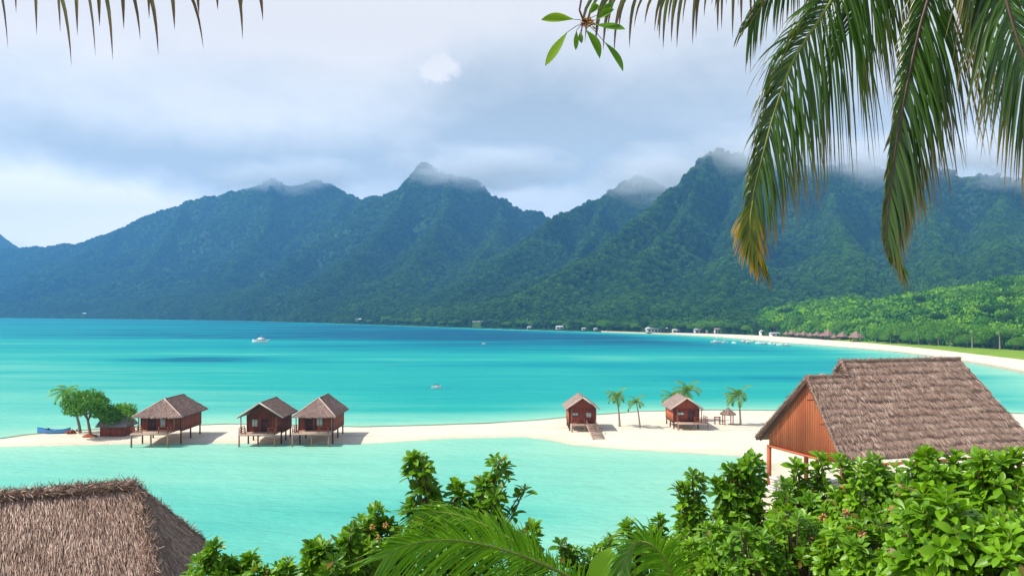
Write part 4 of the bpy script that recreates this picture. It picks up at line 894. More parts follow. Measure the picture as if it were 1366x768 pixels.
# dark underside rafters and purlins
mb = MB()
for k in range(9):
    x_ = .5+k*(t2-.6)/8; zz = (zL if x_ < t1 else zM)-.45; yr = (yL if x_ < t1 else 0); mb.beam((x_, yF2+.15, zE-.33), (x_, yr, zz), .12); mb.beam((x_, yB2-.15, zE-.33), (x_, yr, zz), .12)
for s_ in (-1, 1):
    for f_ in (.25, .55, .85): mb.beam((.15, s_*half*f_, zL-.5-(zL-zE)*f_+.1), (t2-.3, s_*half*f_, zL-.5-(zL-zE)*f_+.1), .1)
mb.build('rafters', M['darkwood'], pav)
# orange boarded gable set back under the overhang, closed below by a beam
gx_ = 1.0; hb = half-.95; zb_ = zE-.75; gb = MB(); n = 34
for i in range(n):
    y0_ = -hb+2*hb*i/n; y1_ = y0_+2*hb/n-.012; zt_ = lambda y: zL-.42-(zL-zE)*(abs(y-yL)/(half+yL) if y < yL else (y-yL)/(half-yL))
    gb.add([(gx_, y0_, zb_), (gx_, y1_, zb_), (gx_, y1_, zt_(y1_)), (gx_, y0_, zt_(y0_)), (gx_+.05, y0_, zb_), (gx_+.05, y1_, zb_), (gx_+.05, y1_, zt_(y1_)), (gx_+.05, y0_, zt_(y0_))], [(3, 2, 1, 0), (4, 5, 6, 7), (0, 1, 5, 4), (1, 2, 6, 5), (0, 4, 7, 3)], (random.random(), .5, .5))
gb.build('gable', M['orangewood'], pav); mb = MB(); mb.beam((gx_-.06, -hb-.2, zb_-.05), (gx_-.06, hb+.2, zb_-.05), .16, .2); mb.beam((gx_+.2, -hb, zb_-.18), (te-1.5, -hb, zb_-.18), .18, .22); mb.beam((gx_+.2, hb, zb_-.18), (te-1.5, hb, zb_-.18), .18, .22); mb.build('tie_beam', M['orangewood'], pav)
for x_ in (gx_, gx_+4.6, gx_+9.2, te-1.4):
    for y_ in (-hb, hb):
        mb = MB(); mb.box((x_, y_, (zb_-.25)/2), (.34, .34, zb_-.12)); o = mb.build('post', M['orangewood'], pav)
mb = MB(); mb.box((te/2+.4, 0, .45), (te, 2*half-.6, .5)); mb.build('floor_slab', M['offwhite'], pav)
# low white stone pillar by the water
c = G(1037, 668, .3); r = empty('stone_pillar', (c.x, c.y, 0), .2, 'squat white stone pillar at the water edge, glimpsed between the green bushes', 'pillar'); mb = MB()
rnd = random.Random(3)
for k in range(9):
    for s_ in range(4):
        an = s_*math.pi/2+.2*(k % 2); mb.box((.33*math.cos(an), .33*math.sin(an), .15+k*.27), (.62+rnd.uniform(-.06, .06), .6+rnd.uniform(-.06, .06), .25), an+rnd.uniform(-.05, .05))
mb.build('stone_courses', M['stone'], r); mb = MB(); mb.box((0, 0, 2.56), (1.25, 1.25, .16)); mb.build('cap_stone', M['stone'], r)

# ------------------------------------------------------------------ thatched house in the lower left corner
zE2 = 7.9; sY = 36.0
rp = P(183, 650, sY); ce = Vector(((272-683)/FPX*((CAMH-zE2)*FPX/(722-HOR)), (CAMH-zE2)*FPX/(722-HOR), zE2))
dr2 = Vector((-.915, -.403, 0)).normalized(); nr = Vector((-dr2.y, dr2.x, 0))*-1
nr = nr if nr.y > 0 else -nr
half2 = abs((ce-rp).dot(nr)); set2 = (ce-rp).dot(-dr2); print('LEFT', rp, ce, half2, set2)
house = empty('thatched_house', (rp.x, rp.y, 0), math.atan2(-dr2.y, -dr2.x), 'shaggy brown thatched house whose hipped roof fills the lower corner beside the lagoon', 'house')
# local: +x points out of the hip end, ridge runs to -x, +y away from the camera
zr_ = rp.z; Lr = 9.0; s2 = max(1.2, set2); rg = np.random.default_rng(12); rf = MB(); zE3 = zE2-.25
nc = P(214, 800, 32.6)-rp; ex = -dr2; s1_, yn_ = nc.dot(ex), nc.dot(nr); zE3 = P(214, 800, 32.6).z; print('NC', s1_, yn_, zE3)
A1, A2, B1, B2 = (s1_, yn_, zE3), (s2, half2, zE2), (-Lr, yn_, zE3), (-Lr, half2, zE2)
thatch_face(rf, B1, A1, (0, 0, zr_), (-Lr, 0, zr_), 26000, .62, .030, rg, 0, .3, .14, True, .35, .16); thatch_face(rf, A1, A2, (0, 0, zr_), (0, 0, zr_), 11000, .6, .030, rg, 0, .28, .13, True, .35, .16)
thatch_face(rf, A2, B2, (-Lr, 0, zr_), (0, 0, zr_), 4000, .6, .03, rg, 0, .25, .12, True, .35)
roof = rf.build('roof', M['thatch'], house)
o = cap('ridge_cap', (-Lr, 0, zr_+.04), (-.1, 0, zr_+.10), .2, 6000, .42); o = cap('hip_cap', (0, -.02, zr_), (s1_, yn_, zE3+.05), .12, 3200, .5); o = cap('hip_cap', (0, .02, zr_), (s2, half2, zE2+.05), .1, 900, .4)
mb = MB(); xw = s1_-.5; yw = half2-.9
for a, b in (((-Lr+.5, -yw), (xw, -yw)), ((xw, -yw+.04), (xw, yw)), ((xw-.04, yw), (-Lr+.5, yw)), ((-Lr+.5, yw-.04), (-Lr+.5, -yw+.04))): boards(mb, a, b, 3.6, zE2+.1, .07, .22)
mb.build('wall', M['redwood'], house)
for x_ in (-Lr+.7, -Lr/2, xw-.2):
    for y_ in (-yw+.15, yw-.15): mb = MB(); mb.tube([(x_, y_, .5), (x_, y_, 3.7)], .14, 8); mb.build('stilt', M['postwood'], house)
mb = MB(); mb.box(((xw-Lr+.5)/2, 0, 3.55), (xw+Lr-.5, 2*yw, .14)); mb.build('floor', M['deckwood'], house)

# ------------------------------------------------------------------ trees and palms on the sandbar
def sand(px, py): q = G(px, py, .3); return q
q = sand(117, 582); t_ = tree_proto('leafy_tree', 7.0, 6.6, 5600, .38, M['midleaf'], 41, 'leaning leafy tree with a bare curved trunk near the blue boat', 'tree', .30, 16, (-.9, 0)); t_.location = (q.x+.4, q.y, gz(q.x, q.y))
q = sand(148, 579); t_ = tree_proto('round_bush', 4.6, 6.6, 5200, .36, M['limeleaf'], 43, 'rounded bright green bush between the leaning tree and the low storage hut', 'bush', .12, 16); t_.location = (q.x, q.y+.6, gz(q.x, q.y))
mb = MB(); q = sand(117, 582); puff_ = None
mb.tube([(0, 0, -.3), (0, 0, .1), (0, 0, .3), (0.05, 0, .42)], [1.25, 1.05, .6, .2], 14, jitter=.12); o = mb.build('earth_mound', M['redheap'], None); o.location = (q.x+.4, q.y, gz(q.x, q.y)-.02); tag(o, 'low red brown mound of earth around the foot of the leaning tree', 'mound')
yp = M['palmgreen']
q = G(107, 577, .3); top = P(90, 527, q.y); palm('coconut_palm', (q.x, q.y, .2), top.z, 3.0, 13, 51, 'dark palm whose fronds lean out behind the leaning leafy tree', 'palms on the sandbar', (top.x-q.x, 0), yp, (-.35, 0), spacing=.14, elev=(0, 75))
for (bx, by, cx_, cy_, R_, nf, sd_, lab, wnd, mat_) in [(826.6, 569, 823, 529, 2.4, 12, 61, 'taller of the two slim palms on open sand beside the hut with steps', (-.25, 0), 'youngpalm'), (853.5, 571, 849, 537, 2.1, 10, 62, 'shorter thin palm with a bent trunk on the open sand between the two orange huts', (-.4, 0), 'youngpalm'),
        (901, 562, 897, 532, 2.7, 12, 63, 'low bright palm rising behind the ridge of the hut with the side deck', (-.3, 0), 'youngpalm'), (921, 561, 917, 522, 3.2, 13, 64, 'tall full palm behind the gable of the hut with the side deck', (-.2, 0), 'youngpalm'), (988, 567, 985, 528, 3.0, 13, 65, 'lone palm with a straight pale trunk next to the small thatched shelter', (-.45, 0), 'youngpalm')]:
    q = G(bx, by, .3); top = P(cx_, cy_, q.y); palm('coconut_palm', (q.x, q.y, .3), top.z-.3, R_, nf, sd_, lab, 'palms on the sandbar', (top.x-q.x, 0), M[mat_], wnd, spacing=.13, elev=(-5, 80))

# ------------------------------------------------------------------ boats
def hull(mb, L, B, Hh, sheer=.25, n=14, m=9, pt=1.6, stern=.35, col=None):
    V = []
    for i in range(n+1):
        f_ = i/n; x = -L/2+L*f_; b = B/2*(1-abs(2*f_-1)**pt if stern == 0 else (1-max(0, 2*f_-1)**2.2)*(stern+(1-stern)*min(1, f_*3))); b = max(b, .01); zt = Hh*(1+sheer*(2*f_-1)**2*1.6); 
        for k in range(m+1): a = math.pi*k/m; V.append((x, -b*math.cos(a), zt-(zt-(.12*Hh*(2*f_-1)**2))*math.sin(a)**.7 if 0 < k < m else zt))
    F = [(i*(m+1)+k, (i+1)*(m+1)+k, (i+1)*(m+1)+k+1, i*(m+1)+k+1) for i in range(n) for k in range(m)]
    mb.add(V, F, col)
    F2 = [(i*(m+1), i*(m+1)+m, (i+1)*(m+1)+m, (i+1)*(m+1)) for i in range(n)]; V2 = [(v[0], v[1]*.96, v[2]-Hh*.22) for v in V]; mb.add(V2, F2, col)
q = G(72, 578, .2); r = empty('rowing_boat', (q.x, q.y, .16), R(-4), 'long narrow blue boat pulled up at the left tip of the sandbar'.replace('left tip', 'grassless tip'), 'boat')
mb = MB(); hull(mb, 5.4, 1.25, .62, .45, stern=0); mb.build('hull', M['blue'], r)
for x in (-1.2, 0, 1.2): mb = MB(); mb.box((x, 0, .52), (.22, 1.0, .05)); mb.build('seat', M['deckwood'], r)
mb = MB(); mb.box((-.9, 0, .72), (.35, .3, .3)); mb.build('engine_cover', M['darkglass'], r)
q = G(96, 579, .2); mb = MB(); rnd = random.Random(8)
for k in range(16): c = (rnd.uniform(-.75, .75), rnd.uniform(-.4, .4), rnd.uniform(.05, .4)); mb.tube([c, (c[0]+rnd.uniform(-.4, .4), c[1]+rnd.uniform(-.3, .3), c[2]+rnd.uniform(-.1, .35))], [rnd.uniform(.1, .22), rnd.uniform(.05, .18)], 7, jitter=.3)
o = mb.build('gear_heap', M['redheap'], None); o.location = (q.x, q.y, gz(q.x, q.y)); tag(o, 'small heap of red brown gear on the sand at the end of the blue boat', 'heap')
q = G(347.5, 457, 0); r = empty('motor_yacht', (q.x, q.y, -.25), R(172), 'white motor yacht anchored alone on the dark blue water far out', 'yacht')
mb = MB(); hull(mb, 10.5, 3.2, 1.7, .2); mb.build('hull', M['white'], r); mb = MB(); mb.box((-.6, 0, 1.9), (5.2, 2.2, 1.1)); mb.box((-.4, 0, 2.9), (3.0, 1.9, .8)); mb.build('cabin', M['white'], r); mb = MB(); mb.box((-.6, 0, 2.05), (5.26, 2.24, .38)); mb.build('window_band', M['darkglass'], r)
mb = MB(); mb.beam((-.6, 0, 3.3), (-.6, 0, 4.6), .1); mb.beam((3.9, 0, 2.1), (5.0, 0, 2.5), .07); mb.build('mast', M['white'], r)
q = G(582, 518, 0); r = empty('motor_launch', (q.x, q.y, -.12), R(20), 'small white launch with a dark canopy floating in the open turquoise water', 'boat'); mb = MB(); hull(mb, 2.5, 1.15, .62, .25); mb.build('hull', M['white'], r); mb = MB(); mb.box((.1, 0, .78), (1.0, .8, .4)); mb.build('cabin', M['white'], r); mb = MB(); mb.box((0, 0, 1.05), (1.15, .9, .08)); mb.build('canopy', M['darkglass'], r)
q = G(645.5, 459, 0); r = empty('dinghy', (q.x, q.y, -.1), 0, 'tiny white dinghy alone on the darker water towards the opposite shore', 'boat'); mb = MB(); hull(mb, 2.2, 1.1, .6, .2); mb.build('hull', M['white'], r); mb = MB(); mb.box((0, 0, .6), (.8, .7, .5)); mb.build('cabin', M['white'], r)
# moored boats off the beach: one kind, copied
def moored():
    r = empty('moored_boat', (0, 0, 0), 0, 'small white boat moored in the cluster off the beach', 'boat', 'boats moored off the bay beach'); mb = MB(); hull(mb, 5.0, 1.7, .95, .25); mb.build('hull', M['white'], r); mb = MB(); mb.box((-.2, 0, 1.15), (1.7, 1.2, .7)); mb.build('cabin', M['offwhite'], r); mb = MB(); mb.beam((.3, 0, 1.2), (.3, 0, 3.2), .09); mb.build('mast', M['white'], r); return r
mo = moored()
BO = [(955, 457.5, 1.25, 0, 'long white boat moored farthest out, at the seaward end of the cluster'), (966, 457.8, .9, .3, 'white boat moored second from the seaward end of the cluster'), (979, 458, .8, 2, None), (992, 457.2, 1.1, .4, None), (998, 458.4, 1.2, 1.2, None), (1005, 456.6, 1.0, .1, None), (1012, 458.6, .9, 2.2, None), (1020, 459.6, 1.0, .6, None), (1027, 459.3, .9, 1.7, None), (1034, 460.4, .9, .2, None), (1042, 460.8, 1.0, 2.7, None), (1050, 461.6, .95, .4, 'white boat moored closest to the sand at the landward end of the cluster')]
for i, (x, y, s_, rz, lb) in enumerate(BO):
    o = mo if i == 0 else copy_tree(mo); q = G(x, y, 0); o.location = (q.x, q.y, -.15); o.scale = (s_, s_, s_); o.rotation_euler[2] = rz
    o['label'] = lb or 'small white boat moored in the middle of the cluster off the beach'

# ------------------------------------------------------------------ thatched shelters and buildings along the far beach
SH = [(1142, 452.5, 22, 'widest pink brown thatch shelter, at the landward end of the beach row by the palms'), (1124, 452, 18, 'pointed thatch shelter next to the widest one in the beach row'), (1104, 450.5, 21, 'broad low thatch shelter, third from the palms in the beach row'), (1090, 449.5, 14, None), (1081, 449.3, 12, None), (1072, 448.3, 13, None), (1064, 448, 11, None), (1056, 447.3, 12, None), (1049, 447, 11, None), (1097, 451.5, 12, None), (1113, 452.4, 11, None)]
for i, (x, y, wpx, lb) in enumerate(SH):
    Y_ = float(yb(x))+2+(i % 2)*5; zg = float(terrain(np.array([(x-683)/FPX*Y_]), np.array([Y_]))[0]); w_ = wpx*Y_/FPX*1.02
    parasol_hut('thatched_shelter', ((x-683)/FPX*Y_, Y_, zg), w_, w_*.18+.8, w_*.18+.8+w_*.38, lb or 'small pink brown thatch shelter in the crowded far half of the beach row', 'thatched shelters along the bay beach', 'shelter', 240, 4, 'thatch_far')
def lodge(px0, px1, hpx, label, roofmat='greyroof', wallmat='offwhite', dy=6, flat=False, name='beach_building', zadd=0.0, cat='building', Yo=None):
    pc = (px0+px1)/2; Y_ = Yo or float(yb(pc))+dy; w = (px1-px0)/FPX*Y_; X_ = (pc-683)/FPX*Y_; zg = float(terrain(np.array([X_]), np.array([Y_]))[0])+zadd; Hh = hpx/FPX*Y_
    r = empty(name, (X_, Y_, zg), 0, label, cat); D_ = min(w*.5, 9); mb = MB(); mb.box((0, D_/2, Hh*.3-.25), (w*.92, D_*.9, Hh*.6+.5)); mb.build('wall', M[wallmat], r)
    n = max(2, int(w/3.2))
    for k in range(n):
        x = -w*.42+w*.84*(k+.5)/n; mb = MB(); mb.box((x, D_*.05-.03, Hh*.3), (w*.84/n*.6, .08, Hh*.34)); mb.build('window', M['darkglass'], r)
    mb = MB(); a = Hh*.6; b = Hh
    V = [(-w/2, -.4, a), (w/2, -.4, a), (w/2, D_+.2, a), (-w/2, D_+.2, a), (-w*.42, D_*.4, b), (w*.42, D_*.4, b)]
    mb.add(V, [(0, 1, 5, 4), (2, 3, 4, 5), (3, 2, 1, 0)]); mb.add(V, [(1, 2, 5), (3, 0, 4)]); mb.build('roof', M[roofmat], r); return r
lodge(862, 893, 6.5, 'long white roofed building on the shore where the bay beach begins', 'white')
lodge(926, 939, 6.5, 'pale gabled beach building left of the reddish one on the shore'.replace('left of', 'next to'), 'offwhite')
lodge(953, 962, 7.5, 'small reddish gabled building between pale houses on the bay shore', 'thatch_pale', 'offwhite')
lodge(897, 908, 4.5, 'low white boathouse beside the long white roofed building', 'white')
lodge(942, 949, 4, 'tiny white hut squeezed between the two gabled beach buildings', 'white')
lodge(1014, 1028, 7, 'grey roofed beach house just before the row of thatched shelters', 'greyroof', 'white')
lodge(1028, 1048, 5, 'long low white beach house touching the first thatched shelters', 'greyroof', 'white')
lodge(741, 757, 4.5, 'white roofed house alone among the trees on the opposite waterline', 'white', 'offwhite', 3)
lodge(776, 784, 3, 'small pale cottage on the opposite waterline, below the dark wooded slope', 'offwhite', 'offwhite', 3)
lodge(703, 709, 3, 'tiny white cottage on the opposite waterline near the terraced clearing', 'white', 'white', 3)
lodge(792, 797, 3, 'tiny white cottage nearest the long white roofed building on the waterline', 'white', 'white', 3)
# buildings on the slope far off
for (x, y, w, h, lb) in [(478, 421, 9, 3.5, 'small pale house on the far slope at the foot of the central peak'), (112, 414, 5, 3, 'lone white house on the hazy far slope under the long ridge')]:
    Y_ = float(yb(x))+(6 if x > 300 else 60); X_ = (x-683)/FPX*Y_; zg = float(hill_at(x, Y_)); lodge(x-w/2, x+w/2, h, lb, 'white', 'offwhite', Yo=Y_, zadd=(3 if x > 300 else 4))
# terraced clearing with a pale retaining wall
Yc = float(yb(648))+10; x0 = (630-683)/FPX*Yc; x1 = (668-683)/FPX*Yc
mb = MB(); mb.box(((x0+x1)/2, Yc+14, 6.4), (x1-x0, 1.0, 2.2)); mb.box(((x0+x1)/2, Yc+13.4, 7.6), (x1-x0+1, 1.6, .35)); o = mb.build('retaining_wall', M['offwhite'], None); tag(o, 'pale retaining wall above a bright grassy terrace on the opposite shore', 'wall')
mb = MB(); mb.add([(x0, Yc-3, .6), (x1, Yc-3, .6), (x1, Yc+13.8, 6.3), (x0, Yc+13.8, 6.3)], [(0, 1, 2, 3)]); o = mb.build('terrace_lawn', M['terrace'], None); tag(o, kind='structure')
M['dullbud'] = mat_plain('dull_orange_buds', (0.42, 0.22, 0.07), 0.7, 0.3, 0.5)
# ================================================================== FOREGROUND FOLIAGE
def leaf_template(nr=6, wmax=0.42, fold=0.18, droop=0.35, obo=0.62):
    V = []; T = []
    for i in range(nr+1):
        f_ = i/nr; w = wmax*0.5*math.sin(math.pi*f_**(1/(2*obo)) if False else math.pi*min(1, f_**1.25))**0.8 if 0 < f_ < 1 else (0.012 if f_ == 0 else 0.004)
        z = -droop*f_**2*0.5 + 0.12*f_
        V += [(f_, -w, z+w*fold*2), (f_, 0, z), (f_, w, z+w*fold*2)]; T += [f_]*3
    F = []
    for i in range(nr):
        a = 3*i; F += [(a, a+1, a+4, a+3), (a+1, a+2, a+5, a+4)]
    return np.array(V), np.array(F), np.array(T)
LT = leaf_template()
def leaves(mb, base, dirs, ups, length, rg, rndv, tmpl=LT):
    """many leaves at once: base (n,3), dirs (n,3), ups (n,3), length (n)"""
    V, F, T = tmpl; n = len(base); x = dirs/np.linalg.norm(dirs, axis=1)[:, None]; y = np.cross(ups, x); y /= np.linalg.norm(y, axis=1)[:, None]+1e-9; z = np.cross(x, y)
    tw = rg.normal(0, 0.25, n); y2 = y*np.cos(tw)[:, None]+z*np.sin(tw)[:, None]; z2 = np.cross(x, y2); dr = rg.uniform(0.3, 1.8, n)
    P_ = base[:, None, :] + length[:, None, None]*(V[None, :, 0:1]*x[:, None, :] + V[None, :, 1:2]*(rg.uniform(.85, 1.15, n)[:, None, None])*y2[:, None, :] + (V[None, :, 2:3]*dr[:, None, None])*z2[:, None, :])
    FF = (np.arange(n)[:, None, None]*len(V)+F[None]).reshape(-1, 4)
    c = np.stack([np.repeat(rndv, len(V)), np.tile(T, n), np.repeat((rg.random(n) < .02)*.8 if n > 20 else np.zeros(n), len(V))], -1); mb.add(P_.reshape(-1, 3), FF, c)
def bush(label, px, pyt, Y, halfpx, pyb, n, leafL, seed, leaders=(), mat='bushleaf', depth=0.8, per=11, cat='bush', group='broad leaved bushes below the viewpoint', name='broadleaf_bush', dens=1.0):
    n = int(n*1.55); leafL = leafL*.80; rg = np.random.default_rng(seed); s_ = Y/FPX; X0 = (px-683)*s_; zt = CAMH-(pyt-HOR)*s_; zb = CAMH-(pyb-HOR)*s_; rz = (zt-zb)/2; cz = (zt+zb)/2; rx = halfpx*s_; ry = depth*max(rx, .35)
    g0 = float(hill_z(np.array([X0]), np.array([Y]))[0]); root = empty(name, (X0, Y, g0), 0, label, cat, group)
    fo = MB(); st = MB(); O = np.array([X0, Y, g0])
    tips = []
    for i in range(n):
        an = rg.uniform(0, 2*np.pi); q = rg.uniform(-0.75, 1.0); r_ = math.sqrt(max(0, 1-q*q)); k = rg.uniform(0.72, 1.04)*(1+0.28*float(vnoise(np.array([an*1.3+seed]), np.array([q*2.2]), seed)[0]))
        d_ = np.array([math.cos(an)*r_, math.sin(an)*r_, q]); p_ = np.array([X0, Y, cz])+d_*np.array([rx, ry, rz])*k
        if rg.random() < .12: k *= .7
        tips.append((p_, d_*np.array([1, 1, .6])+np.array([0, 0, .75]), 1.0))
    for (lx, ly, wid, cnt) in leaders:      # upright shoots that stand clear of the bush
        tp = np.array(P(lx, ly, Y)); foot = np.array([X0*.35+tp[0]*.65, Y, cz+rz*.3]); st.tube([tuple(foot-O), tuple((foot*.5+tp*.5)+np.array([rg.normal(0, .02), 0, 0])-O), tuple(tp-O)], [.016, .011, .006], 6)
        cnt = int(cnt*1.7)
        for j in range(cnt):
            f_ = (j+.6)/cnt; an = rg.uniform(0, 6.28); p_ = foot+(tp-foot)*f_+np.array([math.cos(an), math.sin(an), 0])*wid*s_*(1.05-.55*f_)*rg.uniform(.3, 1); tips.append((p_, np.array([math.cos(an)*.6, math.sin(an)*.6, .8]), 1.12))
        tips.append((tp, np.array([0, 0, 1.]), .9))
    B, D_, U, L_, RV = [], [], [], [], []
    for (p_, ax, sc_) in tips:
        ax = ax/np.linalg.norm(ax); m_ = int(per*rg.uniform(.75, 1.25)); a0 = rg.uniform(0, 6.28); e1 = np.cross(ax, [0.3, 0.9, 0.1]); e1 /= np.linalg.norm(e1); e2 = np.cross(ax, e1); tone = rg.uniform(0, .45); young = rg.random() < .22
        for j in range(m_):
            an = a0+j*2.399; tilt = R(18+70*(1-j/m_)**.8+rg.uniform(-8, 8)); r_ = e1*math.cos(an)+e2*math.sin(an); B.append(p_-ax*leafL*.45*(1-j/m_)+r_*leafL*.05-O); D_.append(ax*math.cos(tilt)+r_*math.sin(tilt)+np.array([0, 0, -.08])); U.append(ax); L_.append(leafL*sc_*(1.05-.5*(j/m_)**2)*rg.uniform(.75, 1.2)); RV.append(min(1, tone+rg.uniform(0, .5)+(.35 if young and j > m_*.5 else 0)))
        if rg.random() < .5:
            q = p_*.45+np.array([X0, Y, zb])*.55; st.tube([tuple(q-O), tuple(p_*.8+q*.2-O), tuple(p_-O)], [.009, .006, .004], 5)
    leaves(fo, np.array(B), np.array(D_), np.array(U), np.array(L_), rg, np.array(RV))
    # stems down into the ground
    for k in range(4): st.tube([(rg.uniform(-.1, .1), rg.uniform(-.1, .1), -.15), (rg.uniform(-.3, .3)*rx, rg.uniform(-.3, .3)*ry, (zb-g0)*.6), (rg.uniform(-.7, .7)*rx, rg.uniform(-.5, .5)*ry, cz-g0+rz*.4)], [.018, .013, .006], 7)
    st.build('stem', M['bark'], root); fo.build('foliage', M[mat], root); return root
BB = [
 # label, px, top, Y, half, bottom, n, leaf, seed, leaders
 ('tall narrow bush with two clear leafy heads beside the stone pillar', 985, 640, 9.4, 38, 800, 64, .165, 101, ((1003, 608, 26, 16), (975, 622, 26, 12), (958, 640, 20, 6))),
 ('small upright leafy bush at the lagoon-side end of the dense green mass', 928, 668, 9.6, 32, 800, 40, .15, 102, ((924, 630, 22, 14), (905, 646, 12, 5))),
 ('low rounded bush rising between the curved palm leaf and the dense green mass', 868, 704, 9.0, 48, 810, 60, .14, 103, ((880, 690, 14, 5), (838, 697, 14, 5))),
 ('low bush with small pointed leaves just above the curved palm leaf tip', 790, 728, 8.6, 48, 810, 46, .13, 104, ((748, 722, 12, 4), (815, 716, 12, 4))),
 ('bush directly under the orange gable of the pavilion', 1082, 628, 9.0, 48, 800, 90, .155, 105, ((1092, 606, 18, 7), (1060, 616, 16, 6))),
 ('bush under the lower thatched ridge end of the pavilion roof', 1160, 618, 8.4, 62, 800, 100, .15, 106, ((1120, 610, 14, 5), (1170, 610, 16, 5))),
 ('bush under the middle of the pavilion eave with rounder leaves', 1250, 608, 7.6, 62, 800, 95, .165, 107, ((1235, 602, 18, 7), (1275, 606, 16, 5))),
 ('bush at the edge of the picture under the right end of the pavilion roof', 1340, 610, 7.2, 66, 800, 95, .165, 108, ((1352, 604, 14, 5), (1310, 606, 16, 5))),
 ('low front bush at the foot of the tall narrow one, with yellow-green young leaves', 960, 700, 7.4, 66, 820, 85, .13, 109, ()),
 ('front bush with dense small leaves in the middle of the green mass', 1062, 684, 6.8, 66, 830, 95, .115, 110, ()),
 ('front bush with pale orange flower heads among its leaves', 1150, 690, 6.2, 62, 830, 90, .12, 111, ()),
 ('nearest bush with the largest paddle shaped glossy leaves', 1262, 652, 4.9, 70, 850, 84, .155, 112, ()),
 ('nearest dark leaved bush in the bottom corner under the pavilion roof', 1356, 690, 4.6, 52, 850, 62, .145, 113, ()),
 ('bush wedged between the gable bush and the stone pillar, with light young leaves', 1048, 664, 8.0, 36, 820, 50, .13, 120, ((1045, 640, 16, 6),)),
 ('bush behind the front rows, filling the space under the pavilion roof centre', 1205, 610, 8.6, 60, 820, 80, .14, 121, ()),
 ('bush behind the largest leaved one, under the right half of the pavilion roof', 1300, 608, 8.4, 70, 820, 90, .14, 122, ()),
 ('low front bush between the yellow-green one and the dense small leaved one', 1010, 700, 6.6, 48, 850, 70, .12, 123, ()),
 ('bush with two tall leafy shoots standing high against the lagoon', 596, 672, 8.2, 62, 810, 95, .15, 114, ((558, 606, 30, 26), (612, 646, 22, 9), (668, 612, 34, 15), (648, 640, 26, 10), (700, 650, 10, 2))),
 ('rounded bush with orange flower heads on the lagoon side of the two tall shoots', 497, 690, 8.0, 48, 810, 74, .155, 115, ((505, 676, 16, 5),)),
 ('low bush spilling down at the lagoon end of the arching palm leaf', 442, 718, 7.6, 42, 820, 60, .165, 116, ((470, 704, 14, 4), (418, 726, 12, 4))),
 ('low bush behind the arching palm leaf, below the taller shoot', 690, 706, 8.0, 42, 810, 55, .14, 117, ((712, 700, 14, 4),)),
 ('sparse low bush peeking over the bottom edge between the shaggy roof and the larger bushes', 368, 756, 8.2, 30, 830, 30, .15, 124, ((385, 748, 14, 4), (345, 756, 12, 3))),
 ('small bush at the corner of the shaggy thatched roof', 282, 742, 8.6, 44, 830, 55, .165, 118, ((288, 724, 16, 5), (335, 742, 14, 5))),
]
BUSH = {}
for b in BB: BUSH[b[8]] = bush(*b[:9], leaders=b[9], depth=(.8 if b[2] > 5 else .6))
# orange flower heads as parts of two bushes
rg = np.random.default_rng(77)
for key, spots in ((115, [(497, 703), (478, 708), (515, 700), (505, 716)]), (111, [(1128, 683), (1190, 680), (1206, 700), (1150, 712), (1098, 690), (1175, 735)])):
    ro = BUSH[key]; Yq = ro.location.y-.33
    for (x, y) in spots:
        c = P(x, y, Yq)-ro.location; mb = MB()
        for k in range(14): v = Vector(rg.normal(size=3)).normalized()*.022; mb.tube([tuple(c+v*.2), tuple(c+v), tuple(c+v*1.5)], [.004, .008, .003], 5)
        mb.build('flower_head', M['dullbud'], ro)
# ---- coconut palm whose leaves hang in from above
cr = Vector((2.9, 5.1, 22.8))
pr_ = empty('coconut_palm', (7.6, 5.6, float(hill_z(np.array([7.6]), np.array([5.6]))[0])), 0, 'coconut palm whose long dark leaves hang in front of the tall summit', 'palm tree')
O_ = pr_.location
mb = MB(); mb.tube([Vector((7.6, 5.6, O_.z-.3))-O_, Vector((7.5, 5.6, 18.5))-O_, Vector((6.3, 5.5, 21))-O_, Vector((4.4, 5.3, 22.5))-O_, cr-O_], [.2, .15, .13, .12, .1], 12, jitter=.05); mb.build('trunk', M['palmbark'], pr_)
def fr(name, pxs_, lf, sp, w, mat, rm_, seed, **kw):
    kw.setdefault('rad', .012); par = kw.pop('par', pr_); start = kw.pop('start', cr); pts = [start-par.location]+[P(a, b, c)-par.location for a, b, c in pxs_]
    return frond(name, pts, kw.pop('rad', .018), lf, sp, w, par, M[mat], M[rm_], seed, lat_ref=kw.pop('lat_ref', (0.1, 1, 0.15)), **kw)
sinp = lambda f_, a, b: max(0, math.sin(math.pi*min(1, a+(b-a)*f_)))
o = fr('frond', [(1190, -190, 5.0), (1130, -40, 4.95), (1098, 18, 4.9), (1060, 78, 4.87), (1036, 140, 4.85), (1018, 204, 4.82), (1003, 268, 4.8), (1000, 318, 4.8), (1010, 348, 4.8)],
   lambda f_, s: 0 if f_ < .1 else (1.0 if s > 0 else .50)*(1 if f_ < .58 else max(.20, 1-1.9*(f_-.58)**1.0)), .0130, .0145, 'palmleaf', 'rachis', 201, droop=1.25, fwd=.85, nseg=8, loose=.22, tip_yellow=0.0)
